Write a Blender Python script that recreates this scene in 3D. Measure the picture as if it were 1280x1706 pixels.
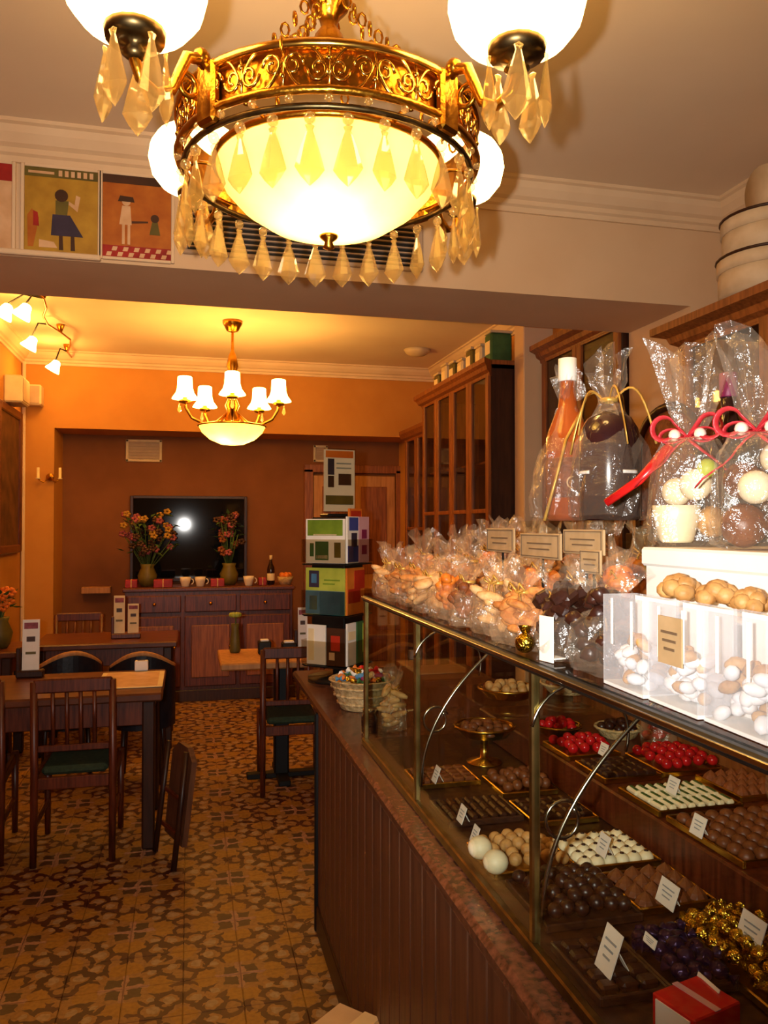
import bpy, bmesh, math, random
from mathutils import Vector, Matrix, Euler
random.seed(7)
for o in list(bpy.data.objects): bpy.data.objects.remove(o)
SC = bpy.context.scene
COL = SC.collection
PI = math.pi

# ------------------------------------------------------------------ camera
F, CAMH, VPX, VPY = 1330.0, 1.55, 315.0, 876.0          # focal length in px of a 1280x1706 frame
YAW = math.atan((640 - VPX) / F)
PITCH = math.atan((VPY - 853) * math.cos(YAW) / F)
cam_data = bpy.data.cameras.new('camera')
cam_data.sensor_fit = 'VERTICAL'; cam_data.sensor_height = 36.0; cam_data.lens = 36.0 * F / 1706
cam_data.clip_start = 0.02
cam = bpy.data.objects.new('camera', cam_data); COL.objects.link(cam)
cam.location = (0, 0, CAMH); cam.rotation_euler = (PI / 2 + PITCH, 0, -YAW)
SC.camera = cam
FW = Vector((math.sin(YAW) * math.cos(PITCH), math.cos(YAW) * math.cos(PITCH), math.sin(PITCH)))
RT = Vector((math.cos(YAW), -math.sin(YAW), 0)); UP = RT.cross(FW); CP = Vector((0, 0, CAMH))
def ray(x, y): return FW + RT * ((x - 640) / F) + UP * ((853 - y) / F)
def onX(x, y, X): r = ray(x, y); return CP + r * (X / r.x)
def onY(x, y, Y): r = ray(x, y); return CP + r * (Y / r.y)
def onZ(x, y, Z): r = ray(x, y); return CP + r * ((Z - CAMH) / r.z)

# ------------------------------------------------------------------ light and exposure
w = bpy.data.worlds.new('world'); SC.world = w; w.use_nodes = True
w.node_tree.nodes['Background'].inputs[0].default_value = (0.02, 0.015, 0.01, 1)
SC.view_settings.view_transform = 'Standard'; SC.view_settings.look = 'None'
SC.view_settings.gamma = 1; SC.view_settings.use_curve_mapping = False
SC.view_settings.exposure = 0.0
SC.cycles.transparent_max_bounces = 32
fl = bpy.data.lights.new('camera_flash', 'SPOT'); fl.spot_size = math.radians(98); fl.spot_blend = 1.0; fl.energy = 185; fl.color = (1, .96, .90); fl.shadow_soft_size = .015
flo = bpy.data.objects.new('camera_flash', fl); COL.objects.link(flo); flo.location = (-.09, .02, 1.57); flo.rotation_euler = (PI / 2 + PITCH + math.radians(8), 0, -YAW)
K_GLOBE, K_BOWL, K_SHADE, K_BACKBOWL, K_SPOT = 20.0, 150.0, 38.0, 420.0, 70.0
WARM = (1, .56, .17)

# ------------------------------------------------------------------ materials
def lin(h):
    h = h.lstrip('#'); out = []
    for i in (0, 2, 4):
        c = int(h[i:i + 2], 16) / 255
        out.append(c / 12.92 if c <= .04045 else ((c + .055) / 1.055) ** 2.4)
    return tuple(out)
MATS = {}
def newmat(name):
    m = bpy.data.materials.new(name); m.use_nodes = True; m.node_tree.nodes.clear()
    MATS[name] = m
    return m, m.node_tree.nodes, m.node_tree.links
def pm(name, col, col2=None, rough=.6, metal=0, scale=9, stretch=(1, 1, 1), bump=0, bscale=60, spec=.4, coat=0, detail=3):
    m, N, L = newmat(name)
    out = N.new('ShaderNodeOutputMaterial'); b = N.new('ShaderNodeBsdfPrincipled'); L.new(b.outputs[0], out.inputs[0])
    b.inputs['Roughness'].default_value = rough; b.inputs['Metallic'].default_value = metal
    b.inputs['Specular IOR Level'].default_value = spec; b.inputs['Coat Weight'].default_value = coat
    tc = N.new('ShaderNodeTexCoord'); mp = N.new('ShaderNodeMapping'); mp.inputs['Scale'].default_value = stretch
    L.new(tc.outputs['Object'], mp.inputs[0])
    c1 = lin(col); c2 = lin(col2) if col2 else tuple(x * .82 for x in c1)
    n = N.new('ShaderNodeTexNoise'); n.inputs['Scale'].default_value = scale; n.inputs['Detail'].default_value = detail
    L.new(mp.outputs[0], n.inputs['Vector'])
    r = N.new('ShaderNodeValToRGB'); r.color_ramp.elements[0].position = .35; r.color_ramp.elements[1].position = .68
    r.color_ramp.elements[0].color = (*c1, 1); r.color_ramp.elements[1].color = (*c2, 1)
    L.new(n.outputs['Fac'], r.inputs[0]); L.new(r.outputs[0], b.inputs['Base Color'])
    if bump:
        n2 = N.new('ShaderNodeTexNoise'); n2.inputs['Scale'].default_value = bscale
        L.new(mp.outputs[0], n2.inputs['Vector'])
        bp = N.new('ShaderNodeBump'); bp.inputs['Strength'].default_value = bump; bp.inputs['Distance'].default_value = .01
        L.new(n2.outputs['Fac'], bp.inputs['Height']); L.new(bp.outputs[0], b.inputs['Normal'])
    return m
def emi(name, col, k):
    m, N, L = newmat(name)
    out = N.new('ShaderNodeOutputMaterial'); e = N.new('ShaderNodeEmission')
    e.inputs[0].default_value = (*col, 1); e.inputs[1].default_value = k; L.new(e.outputs[0], out.inputs[0]); return m
def clear(name, tint=(1, 1, 1), gloss=.1, rough=.03, diff=0, dcol=(1, 1, 1), bump=0, bscale=50, ior=1.5, transl=False):
    """thin clear sheet: transparent, a fresnel mirror on top and, if milky, a share of diffuse"""
    m, N, L = newmat(name)
    out = N.new('ShaderNodeOutputMaterial'); t = N.new('ShaderNodeBsdfTransparent'); t.inputs[0].default_value = (*tint, 1)
    g = N.new('ShaderNodeBsdfGlossy'); g.inputs['Roughness'].default_value = rough
    base = t.outputs[0]
    if diff:
        d = N.new('ShaderNodeBsdfTranslucent' if transl else 'ShaderNodeBsdfDiffuse'); d.inputs[0].default_value = (*dcol, 1)
        mx = N.new('ShaderNodeMixShader'); mx.inputs[0].default_value = diff
        L.new(t.outputs[0], mx.inputs[1]); L.new(d.outputs[0], mx.inputs[2]); base = mx.outputs[0]
    fr = N.new('ShaderNodeLayerWeight'); pw_ = N.new('ShaderNodeMath'); pw_.operation = 'POWER'; pw_.inputs[1].default_value = 4.0
    L.new(fr.outputs['Facing'], pw_.inputs[0])
    ad = N.new('ShaderNodeMath'); ad.operation = 'MULTIPLY_ADD'; ad.use_clamp = True; ad.inputs[1].default_value = (ior - 1) * 1.2; ad.inputs[2].default_value = gloss
    L.new(pw_.outputs[0], ad.inputs[0])
    m2 = N.new('ShaderNodeMixShader'); L.new(ad.outputs[0], m2.inputs[0]); L.new(base, m2.inputs[1]); L.new(g.outputs[0], m2.inputs[2])
    L.new(m2.outputs[0], out.inputs[0])
    if bump:
        tc = N.new('ShaderNodeTexCoord'); n2 = N.new('ShaderNodeTexNoise'); n2.inputs['Scale'].default_value = bscale; n2.inputs['Detail'].default_value = 4
        L.new(tc.outputs['Object'], n2.inputs['Vector'])
        bp = N.new('ShaderNodeBump'); bp.inputs['Strength'].default_value = bump; bp.inputs['Distance'].default_value = .01
        L.new(n2.outputs['Fac'], bp.inputs['Height']); L.new(bp.outputs[0], g.inputs['Normal']); L.new(bp.outputs[0], fr.inputs['Normal'])
    return m
def translucent(name, col, mix=.5):
    m, N, L = newmat(name)
    out = N.new('ShaderNodeOutputMaterial'); t = N.new('ShaderNodeBsdfTranslucent'); d = N.new('ShaderNodeBsdfDiffuse')
    tc = N.new('ShaderNodeTexCoord'); n = N.new('ShaderNodeTexNoise'); n.inputs['Scale'].default_value = 14; n.inputs['Detail'].default_value = 5
    L.new(tc.outputs['Object'], n.inputs['Vector'])
    r = N.new('ShaderNodeValToRGB'); r.color_ramp.elements[0].position = .3; r.color_ramp.elements[1].position = .7
    r.color_ramp.elements[0].color = (*col, 1); r.color_ramp.elements[1].color = (*(x * .8 for x in col), 1)
    L.new(n.outputs['Fac'], r.inputs[0]); L.new(r.outputs[0], t.inputs[0]); L.new(r.outputs[0], d.inputs[0])
    mx = N.new('ShaderNodeMixShader'); mx.inputs[0].default_value = mix
    L.new(t.outputs[0], mx.inputs[1]); L.new(d.outputs[0], mx.inputs[2]); L.new(mx.outputs[0], out.inputs[0]); return m

# patterned cement tile: a four-tile rosette, folded out of the position on the floor
TILE = .193; TX0, TY0 = .18, 2.825
def tile_material():
    m, N, L = newmat('tile')
    out = N.new('ShaderNodeOutputMaterial'); b = N.new('ShaderNodeBsdfPrincipled'); L.new(b.outputs[0], out.inputs[0])
    b.inputs['Roughness'].default_value = .5
    geo = N.new('ShaderNodeNewGeometry')
    nz = N.new('ShaderNodeTexNoise'); nz.inputs['Scale'].default_value = 22; L.new(geo.outputs['Position'], nz.inputs['Vector'])
    ds = N.new('ShaderNodeVectorMath'); ds.operation = 'SCALE'; ds.inputs['Scale'].default_value = .042
    L.new(nz.outputs['Color'], ds.inputs[0])
    ad = N.new('ShaderNodeVectorMath'); L.new(geo.outputs['Position'], ad.inputs[0]); L.new(ds.outputs[0], ad.inputs[1])
    sep = N.new('ShaderNodeSeparateXYZ'); L.new(ad.outputs[0], sep.inputs[0])
    def ma(op, a, c=None, d=None):
        n = N.new('ShaderNodeMath'); n.operation = op
        for i, v in enumerate((a, c, d)):
            if v is None: continue
            if isinstance(v, (int, float)): n.inputs[i].default_value = v
            else: L.new(v, n.inputs[i])
        return n.outputs[0]
    s = ma('DIVIDE', ma('PINGPONG', ma('SUBTRACT', sep.outputs[0], TX0 + .021 - 20 * TILE), TILE), TILE)
    t = ma('DIVIDE', ma('PINGPONG', ma('SUBTRACT', sep.outputs[1], TY0 + .021 - 20 * TILE), TILE), TILE)
    def dist(a, c): return ma('SQRT', ma('ADD', ma('POWER', ma('SUBTRACT', s, a), 2), ma('POWER', ma('SUBTRACT', t, c), 2)))
    def less(v, k): return ma('LESS_THAN', v, k)
    def both(a, c): return ma('MULTIPLY', a, c)
    def either(*a):
        r = a[0]
        for x in a[1:]: r = ma('MAXIMUM', r, x)
        return r
    nb_ = N.new('ShaderNodeTexNoise'); nb_.inputs['Scale'].default_value = 17; nb_.inputs['Detail'].default_value = 1; L.new(geo.outputs['Position'], nb_.inputs['Vector'])
    brk = ma('GREATER_THAN', nb_.outputs['Fac'], .44)
    def ring(a, c, r, wd): return less(ma('ABSOLUTE', ma('SUBTRACT', dist(a, c), r)), wd)
    col = None
    def layer(prev, mask, rgb):
        mx = N.new('ShaderNodeMix'); mx.data_type = 'RGBA'
        L.new(mask, mx.inputs['Factor'])
        if isinstance(prev, tuple): mx.inputs['A'].default_value = (*prev, 1)
        else: L.new(prev, mx.inputs['A'])
        mx.inputs['B'].default_value = (*rgb, 1); return mx.outputs['Result']
    lo = ma('MINIMUM', s, t); hi = ma('MAXIMUM', s, t)
    ground = lin('#98703f')
    c = layer(ground, either(less(dist(.62, .1), .2), less(dist(.1, .62), .2), less(dist(1, 1), .22)), lin('#a07428'))
    c = layer(c, both(brk, either(ring(.78, .52, .22, .055), ring(.52, .78, .22, .055))), lin('#44190e'))
    c = layer(c, both(ma('GREATER_THAN', ma('ABSOLUTE', ma('SUBTRACT', s, t)), .16), either(ring(1, 1, .36, .05), ring(.45, .45, .15, .045))), lin('#4c2413'))
    c = layer(c, either(less(dist(.78, .52), .1), less(dist(.52, .78), .1), less(dist(.45, .45), .07)), lin('#a38c6e'))
    c = layer(c, both(brk, either(ring(.95, .2, .15, .05), ring(.2, .95, .15, .05))), lin('#4e2012'))
    sq = both(less(hi, .3), ma('GREATER_THAN', lo, .05)); c = layer(c, sq, lin('#4a3223'))
    c = layer(c, both(less(lo, .05), less(hi, .42)), lin('#a88068'))
    n2 = N.new('ShaderNodeTexNoise'); n2.inputs['Scale'].default_value = 60; L.new(geo.outputs['Position'], n2.inputs['Vector'])
    mx = N.new('ShaderNodeMix'); mx.data_type = 'RGBA'; mx.blend_type = 'MULTIPLY'; mx.inputs['Factor'].default_value = .6
    L.new(c, mx.inputs['A'])
    rr = N.new('ShaderNodeValToRGB'); rr.color_ramp.elements[0].position = .35; rr.color_ramp.elements[0].color = (.55, .5, .45, 1); rr.color_ramp.elements[1].position = .62
    L.new(n2.outputs['Fac'], rr.inputs[0]); L.new(rr.outputs[0], mx.inputs['B'])
    L.new(mx.outputs['Result'], b.inputs['Base Color'])
tile_material()

pm('paint_front', '#d9bb95', '#d4b48d', rough=.8, scale=3)
pm('paint_ceiling', '#e3cfb2', '#dec9ab', rough=.85, scale=2)
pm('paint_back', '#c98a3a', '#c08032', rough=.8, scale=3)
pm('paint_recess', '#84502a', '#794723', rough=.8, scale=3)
pm('plaster', '#e2c8a4', '#d9bd98', rough=.7, scale=4)
pm('wood_red', '#6a3019', '#43190b', rough=.38, scale=6, stretch=(14, 14, 1.2), spec=.5)
pm('wood_cabinet', '#9a5a2a', '#713c18', rough=.42, scale=5, stretch=(12, 12, 1), spec=.5)
pm('wood_dark', '#3c2013', '#2a150c', rough=.4, scale=6, stretch=(10, 10, 1))
pm('wood_panel', '#6b4630', '#523325', rough=.45, scale=5, stretch=(8, 14, .8), spec=.4)
pm('wood_table', '#6b3a1f', '#522813', rough=.35, scale=5, stretch=(2, 12, 2), spec=.5)
pm('wood_pale', '#c28a50', '#a87340', rough=.5, scale=5, stretch=(8, 8, 1))
pm('granite', '#6f4636', '#2f1c18', rough=.25, scale=70, detail=6, spec=.6)
pm('green_fabric', '#33432f', '#273524', rough=.85, scale=50)
pm('black_leather', '#1b1d26', '#14151c', rough=.4, scale=20, bump=.1)
pm('brass', '#c98f2e', '#a06a1c', rough=.28, metal=1, scale=20, bump=.15, bscale=70)
pm('brass_bright', '#eebd5c', '#c98f35', rough=.2, metal=1, scale=30)
pm('bronze', '#6d5a3a', '#4a3a22', rough=.35, metal=1, scale=30)
pm('steel', '#bdb8a8', '#a39e90', rough=.22, metal=1, scale=20)
pm('gilt_rail', '#b9a86a', '#8d7d48', rough=.3, metal=1, scale=20)
pm('dark_metal', '#2a2622', '#1d1a17', rough=.4, metal=.6)
pm('black', '#0c0b0b', '#080808', rough=.6)
pm('white_paper', '#f1ece2', '#e9e3d6', rough=.7, scale=15)
pm('cream_paper', '#efdcae', '#e4cf9e', rough=.7, scale=15)
pm('kraft', '#b3946a', '#a2845a', rough=.7, scale=25)
pm('white_box', '#f4f1ea', '#eeeae0', rough=.55, scale=6)
pm('cream_plastic', '#d9c39c', '#ccb58d', rough=.5)
pm('ink', '#6b543c', '#5c4733', rough=.7)
pm('grey_ink', '#9aa0a4', '#8b9195', rough=.7)
pm('wicker', '#d3b581', '#a98a56', rough=.7, scale=60, bump=.5, bscale=120)
pm('choc_dark', '#3a1c12', '#27110a', rough=.35, scale=30, bump=.2)
pm('choc_milk', '#7b4523', '#5f3217', rough=.42, scale=30, bump=.2)
pm('choc_white', '#eee3c0', '#e3d5ab', rough=.45, scale=20)
pm('choc_nut', '#c89a5c', '#a2713a', rough=.55, scale=60, bump=.4)
pm('choc_red', '#c3151b', '#8f0d12', rough=.22, scale=30)
pm('foil_gold', '#d9b13a', '#9c7a1e', rough=.2, metal=1, scale=60, bump=.6, bscale=150)
pm('foil_purple', '#3b2346', '#2a1833', rough=.3, metal=.6, scale=40, bump=.5)
pm('tray_gold', '#dcb14c', '#b58a30', rough=.25, metal=1, scale=20)
pm('biscuit', '#d9924a', '#a8622a', rough=.7, scale=45, bump=.4)
pm('biscuit_pale', '#e6bb80', '#c98f52', rough=.7, scale=45, bump=.4)
pm('biscuit_brown', '#8a4a22', '#633015', rough=.6, scale=45, bump=.4)
pm('orange_sweet', '#e8842a', '#cc6418', rough=.45, scale=30)
pm('sugared_almond', '#f2ece4', '#dfe3ea', rough=.35, scale=12)
pm('red_gloss', '#cc1f1c', '#a81416', rough=.25, scale=12)
pm('red_ribbon', '#cf3a40', '#a82028', rough=.35, scale=40)
pm('gold_ribbon', '#e3b559', '#bd8a34', rough=.35, metal=.4, scale=40)
pm('pink', '#d9a7ae', '#c98f98', rough=.6)
pm('bottle_orange', '#a8501f', '#8c3d16', rough=.15, scale=6, coat=.6)
pm('bottle_dark', '#2a1712', '#1c0f0c', rough=.12, scale=6, coat=.6)
pm('box_plum', '#33191a', '#241010', rough=.18, scale=6, coat=.8)
pm('leaf', '#4d6b33', '#38511f', rough=.55, scale=20)
pm('flower_pink', '#a2525c', '#7d3842', rough=.6, scale=40)
pm('flower_yellow', '#a8802c', '#8a6420', rough=.6, scale=40)
pm('cup_white', '#e7d9c6', '#d8c8b3', rough=.25)
pm('vent_grey', '#b39a80', '#a68c72', rough=.5)
pm('hatbox', '#d8c4a4', '#c7b08c', rough=.65, scale=12)
pm('art_yellow', '#b98f2c', '#a3781f', rough=.5, scale=14)
pm('art_orange', '#b96a1e', '#a35412', rough=.5, scale=14)
pm('art_red', '#a8241c', '#851510', rough=.5, scale=14)
pm('art_cream', '#dcb58a', '#c99d70', rough=.5, scale=14)
pm('art_navy', '#3a3048', '#2a2234', rough=.5)
pm('art_brown', '#4a2a18', '#36200f', rough=.5)
pm('art_olive', '#6d6024', '#52481a', rough=.5)
pm('print_green', '#7d9a2a', '#5f7d1f', rough=.5, scale=12)
pm('print_darkgreen', '#3d6a3a', '#2c5028', rough=.5)
pm('print_lime', '#b7c04a', '#9aa63a', rough=.5, scale=12)
pm('print_blue', '#3c4a9a', '#2e3a7c', rough=.5)
pm('print_sky', '#5b93b8', '#3d6f98', rough=.5)
pm('print_teal', '#1d7f8e', '#166672', rough=.5)
pm('print_red', '#c2341b', '#a02212', rough=.5)
pm('print_orange', '#e0802a', '#c9651a', rough=.5)
pm('print_magenta', '#8a2452', '#6d1840', rough=.5)
pm('painting', '#3d2617', '#6b452a', rough=.5, scale=9, detail=8)
pm('glass_dark', '#08090d', '#0a0c10', rough=.05, spec=.5, scale=2)
pm('beige_card', '#d8bd96', '#cbae86', rough=.7)
clear('pane', tint=(.97, .985, .95), gloss=.02, rough=.01, ior=1.35)
clear('cabinet_glass', tint=(.85, .82, .75), gloss=.03, rough=.03)
clear('crystal', tint=(1, .93, .78), gloss=.2, rough=.06, diff=.3, dcol=(1, .86, .5), ior=1.6, transl=True)
clear('film', tint=(.99, .98, .965), gloss=.07, rough=.2, diff=.05, dcol=(1, .84, .64), bump=1.0, bscale=45, ior=1.45)
clear('film_warm', tint=(.99, .97, .94), gloss=.07, rough=.2, diff=.10, dcol=(1, .66, .38), bump=1.0, bscale=45, ior=1.45)
clear('film_stiff', tint=(.98, .98, .99), gloss=.05, rough=.08, diff=.12, dcol=(1, 1, 1), bump=.5, bscale=22)
translucent('bowl_glass', (.98, .84, .42), .2)
emi('globe_light', WARM, K_GLOBE); emi('bulb', (1, .62, .2), K_BOWL); emi('shade_light', (1, .50, .10), K_SHADE)
emi('bulb_back', (1, .50, .10), K_BACKBOWL); emi('spot_light', (1, .50, .10), K_SPOT)
MT = MATS

# ------------------------------------------------------------------ mesh building
class MB:
    def __init__(s): s.v = []; s.f = []; s.sm = []
    def add(s, vs, fs, M=None, smooth=False):
        b = len(s.v)
        s.v += [tuple(M @ Vector(v)) for v in vs] if M is not None else [tuple(v) for v in vs]
        s.f += [tuple(b + i for i in f) for f in fs]; s.sm += [smooth] * len(fs); return s
    def box(s, c, d, M=None, bev=0):
        x, y, z = (q / 2 for q in d)
        if not bev:
            vs = [(c[0] + i * x, c[1] + j * y, c[2] + k * z) for i in (-1, 1) for j in (-1, 1) for k in (-1, 1)]
            return s.add(vs, [(0, 1, 3, 2), (4, 6, 7, 5), (0, 4, 5, 1), (2, 3, 7, 6), (0, 2, 6, 4), (1, 5, 7, 3)], M)
        b = min(bev, x * .9, y * .9, z * .9); vs = []; ix = {}
        for i in (-1, 1):
            for j in (-1, 1):
                for k in (-1, 1):
                    for a in range(3):
                        e = [x - b, y - b, z - b]; e[a] += b
                        ix[(i, j, k, a)] = len(vs); vs.append((c[0] + i * e[0], c[1] + j * e[1], c[2] + k * e[2]))
        fs = []
        for q in (-1, 1):
            fs.append([ix[(q, j, k, 0)] for j, k in ((-1, -1), (1, -1), (1, 1), (-1, 1))])
            fs.append([ix[(i, q, k, 1)] for i, k in ((-1, -1), (1, -1), (1, 1), (-1, 1))])
            fs.append([ix[(i, j, q, 2)] for i, j in ((-1, -1), (1, -1), (1, 1), (-1, 1))])
        for p in (-1, 1):
            for q in (-1, 1):
                fs.append([ix[(p, q, -1, 0)], ix[(p, q, 1, 0)], ix[(p, q, 1, 1)], ix[(p, q, -1, 1)]])
                fs.append([ix[(p, -1, q, 0)], ix[(p, 1, q, 0)], ix[(p, 1, q, 2)], ix[(p, -1, q, 2)]])
                fs.append([ix[(-1, p, q, 1)], ix[(1, p, q, 1)], ix[(1, p, q, 2)], ix[(-1, p, q, 2)]])
                for r in (-1, 1): fs.append([ix[(p, q, r, a)] for a in range(3)])
        return s.add(vs, fs, M)
    def lathe(s, prof, n=20, M=None, smooth=True, cap=True, ph=0):
        vs = []; fs = []
        for r, z in prof:
            for i in range(n): a = 2 * PI * i / n + ph; vs.append((r * math.cos(a), r * math.sin(a), z))
        for k in range(len(prof) - 1):
            for i in range(n):
                j = (i + 1) % n; fs.append((k * n + i, k * n + j, (k + 1) * n + j, (k + 1) * n + i))
        if cap:
            if prof[0][0] > 1e-5: fs.append(tuple(range(n))[::-1])
            if prof[-1][0] > 1e-5: fs.append(tuple((len(prof) - 1) * n + i for i in range(n)))
        return s.add(vs, fs, M, smooth)
    def tube(s, path, r, n=8, closed=False, M=None, flat=1.0):
        P = [Vector(p) for p in path]; m = len(P); vs = []; fs = []; up = None
        for i, p in enumerate(P):
            t = (P[(i + 1) % m] - P[i - 1]) if closed else (P[min(i + 1, m - 1)] - P[max(i - 1, 0)])
            t.normalize()
            if up is None: up = Vector((0, 0, 1)) if abs(t.z) < .9 else Vector((1, 0, 0))
            u = (up - t * up.dot(t)); u = u.normalized() if u.length > 1e-6 else Vector((1, 0, 0)); up = u; v = t.cross(u)
            rr = r[i] if isinstance(r, (list, tuple)) else r
            for k in range(n):
                a = 2 * PI * k / n; vs.append(tuple(p + u * (math.cos(a) * rr) + v * (math.sin(a) * rr * flat)))
        for i in range(m if closed else m - 1):
            j = (i + 1) % m
            for k in range(n): l = (k + 1) % n; fs.append((i * n + k, i * n + l, j * n + l, j * n + k))
        if not closed: fs.append(tuple(range(n))[::-1]); fs.append(tuple((m - 1) * n + k for k in range(n)))
        return s.add(vs, fs, M, True)
    def ball(s, c, r, nu=10, nv=6, M=None):
        r = r if isinstance(r, (tuple, list)) else (r, r, r); vs = [(c[0], c[1], c[2] - r[2])]; fs = []
        for k in range(1, nv):
            b = -PI / 2 + PI * k / nv
            for i in range(nu):
                a = 2 * PI * i / nu; vs.append((c[0] + r[0] * math.cos(b) * math.cos(a), c[1] + r[1] * math.cos(b) * math.sin(a), c[2] + r[2] * math.sin(b)))
        vs.append((c[0], c[1], c[2] + r[2])); t = len(vs) - 1
        for i in range(nu):
            j = (i + 1) % nu; fs.append((0, 1 + j, 1 + i)); fs.append((t, 1 + (nv - 2) * nu + i, 1 + (nv - 2) * nu + j))
            for k in range(nv - 2): a = 1 + k * nu; fs.append((a + i, a + j, a + nu + j, a + nu + i))
        return s.add(vs, fs, M, True)
    def prism(s, poly, h0, h1, axis='z', M=None):
        n = len(poly)
        def pt(p, h): return (p[0], p[1], h) if axis == 'z' else ((p[0], h, p[1]) if axis == 'y' else (h, p[0], p[1]))
        vs = [pt(p, h0) for p in poly] + [pt(p, h1) for p in poly]
        fs = [tuple(range(n))[::-1], tuple(range(n, 2 * n))] + [(i, (i + 1) % n, n + (i + 1) % n, n + i) for i in range(n)]
        return s.add(vs, fs, M)
    def mesh(s, name, mat):
        me = bpy.data.meshes.new(name); me.from_pydata(s.v, [], s.f)
        me.polygons.foreach_set('use_smooth', s.sm)
        bm = bmesh.new(); bm.from_mesh(me); bmesh.ops.recalc_face_normals(bm, faces=bm.faces); bm.to_mesh(me); bm.free()
        me.materials.append(MT[mat]); return me
    def build(s, name, mat, parent=None, loc=(0, 0, 0), rot=(0, 0, 0)):
        return place(s.mesh(name, mat), name, parent, loc, rot)
def place(me, name, parent=None, loc=(0, 0, 0), rot=(0, 0, 0), sc=None):
    o = bpy.data.objects.new(name, me); COL.objects.link(o); o.parent = parent; o.location = loc; o.rotation_euler = rot
    if sc is not None: o.scale = sc if isinstance(sc, (tuple, list)) else (sc,) * 3
    return o
def tag(o, label, cat, group=None):
    o['label'] = label; o['category'] = cat
    if group: o['group'] = group
    return o
def thing(name, label, cat, loc=(0, 0, 0), rz=0, group=None):
    o = bpy.data.objects.new(name, None); COL.objects.link(o); o.location = loc; o.rotation_euler = (0, 0, rz); o.empty_display_size = .05
    return tag(o, label, cat, group)
def struct(o): o['kind'] = 'structure'; return o
def dup(root, loc, rz=0, label=None, group=None, sc=None):
    kids = {}
    for o in bpy.data.objects:
        if o.parent: kids.setdefault(o.parent.name, []).append(o)
    def cp(o, par):
        c = o.copy(); COL.objects.link(c); c.parent = par
        for k in kids.get(o.name, []): cp(k, c)
        return c
    r = cp(root, None); r.location = loc; r.rotation_euler = (0, 0, rz)
    if sc: r.scale = (sc,) * 3 if isinstance(sc, float) else sc
    if label: r['label'] = label
    if group: r['group'] = group
    return r
def B(name, mat, c, d, parent=None, bev=.004, **k): return MB().box(c, d, bev=bev).build(name, mat, parent, **k)
def T(x=0, y=0, z=0): return Matrix.Translation((x, y, z))
def R(a, ax='Z'): return Matrix.Rotation(a, 4, ax)
def arc(c, r, a0, a1, n, f): return [f(c[0] + r * math.cos(a0 + (a1 - a0) * i / n), c[1] + r * math.sin(a0 + (a1 - a0) * i / n)) for i in range(n + 1)]

# ------------------------------------------------------------------ room shell
XL, XR, YF, YB, YN, ZC = -1.44, 2.52, -2.2, 7.6, 8.1, 3.1
BY0, BY1, BZ = 3.35, 3.9, 2.6
floor = struct(B('floor', 'tile', ((XL + XR) / 2, (YF + YN) / 2, -.055), (XR - XL + .4, YN - YF + .4, .1), bev=0))
tile_me = MB().box((0, 0, -.002), (TILE - .0025, TILE - .0025, .004), bev=.0012).mesh('tile', 'tile')
cands = []
for i in range(-10, 4):
    for j in range(-6, 30):
        x = TX0 + (i + .5) * TILE; y = TY0 + (j + .5) * TILE
        if x - TILE / 2 < XL or x > .60 or y > YN - .05: continue
        v = Vector((x, y, 0)) - CP; d = v.dot(FW)
        if d < .5: continue
        px, py = 640 + F * v.dot(RT) / d, 853 - F * v.dot(UP) / d
        if -60 < px < 640 and py < 1790: cands.append((d, x, y))
cands.sort()
for d, x, y in cands[:300]: place(tile_me, 'tile', floor, (x, y, 0.0005))
struct(B('ceiling', 'paint_ceiling', ((XL + XR) / 2, (YF + YN) / 2, ZC + .05), (XR - XL + .4, YN - YF + .4, .1), bev=0))
struct(B('wall_left', 'paint_back', (XL - .06, (YF + YN) / 2, ZC / 2), (.12, YN - YF + .3, ZC), bev=0))
struct(B('wall_right', 'paint_front', (XR + .06, (YF + YN) / 2, ZC / 2), (.12, YN - YF + .3, ZC), bev=0))
struct(B('wall_front', 'paint_front', ((XL + XR) / 2, YF - .06, ZC / 2), (XR - XL, .12, ZC), bev=0))
ox0, ox1, oz = -1.17, 2.14, 2.42
wb = MB(); wb.box(((XL + ox0) / 2, (YB + YN) / 2, ZC / 2), (ox0 - XL, YN - YB, ZC))
wb.box(((ox1 + XR) / 2, (YB + YN) / 2, ZC / 2), (XR - ox1, YN - YB, ZC)); wb.box(((ox0 + ox1) / 2, (YB + YN) / 2, (oz + ZC) / 2), (ox1 - ox0, YN - YB, ZC - oz))
struct(wb.build('wall_back', 'paint_back'))
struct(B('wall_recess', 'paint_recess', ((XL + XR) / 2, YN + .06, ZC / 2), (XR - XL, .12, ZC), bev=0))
bk = MB(); bk.box(((XL + XR) / 2, (BY0 + BY1) / 2, (BZ + ZC) / 2), (XR - XL, BY1 - BY0, ZC - BZ))
struct(bk.build('wall_bulkhead', 'paint_front'))
struct(B('wall_pier', 'paint_front', ((2.33 + XR) / 2, (BY0 + BY1) / 2, BZ / 2), (XR - 2.33, BY1 - BY0, BZ), bev=0))
struct(B('wall_right_bulkhead', 'paint_back', (XR - .075, (BY1 + YB) / 2, (2.76 + ZC) / 2), (.15, YB - BY1, ZC - 2.76), bev=0))
pr = struct(B('wall_pilaster', 'paint_front', ((2.16 + XR) / 2, 5.0, ZC / 2), (XR - 2.16, .16, ZC), bev=.006))
tn = [0]
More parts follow.
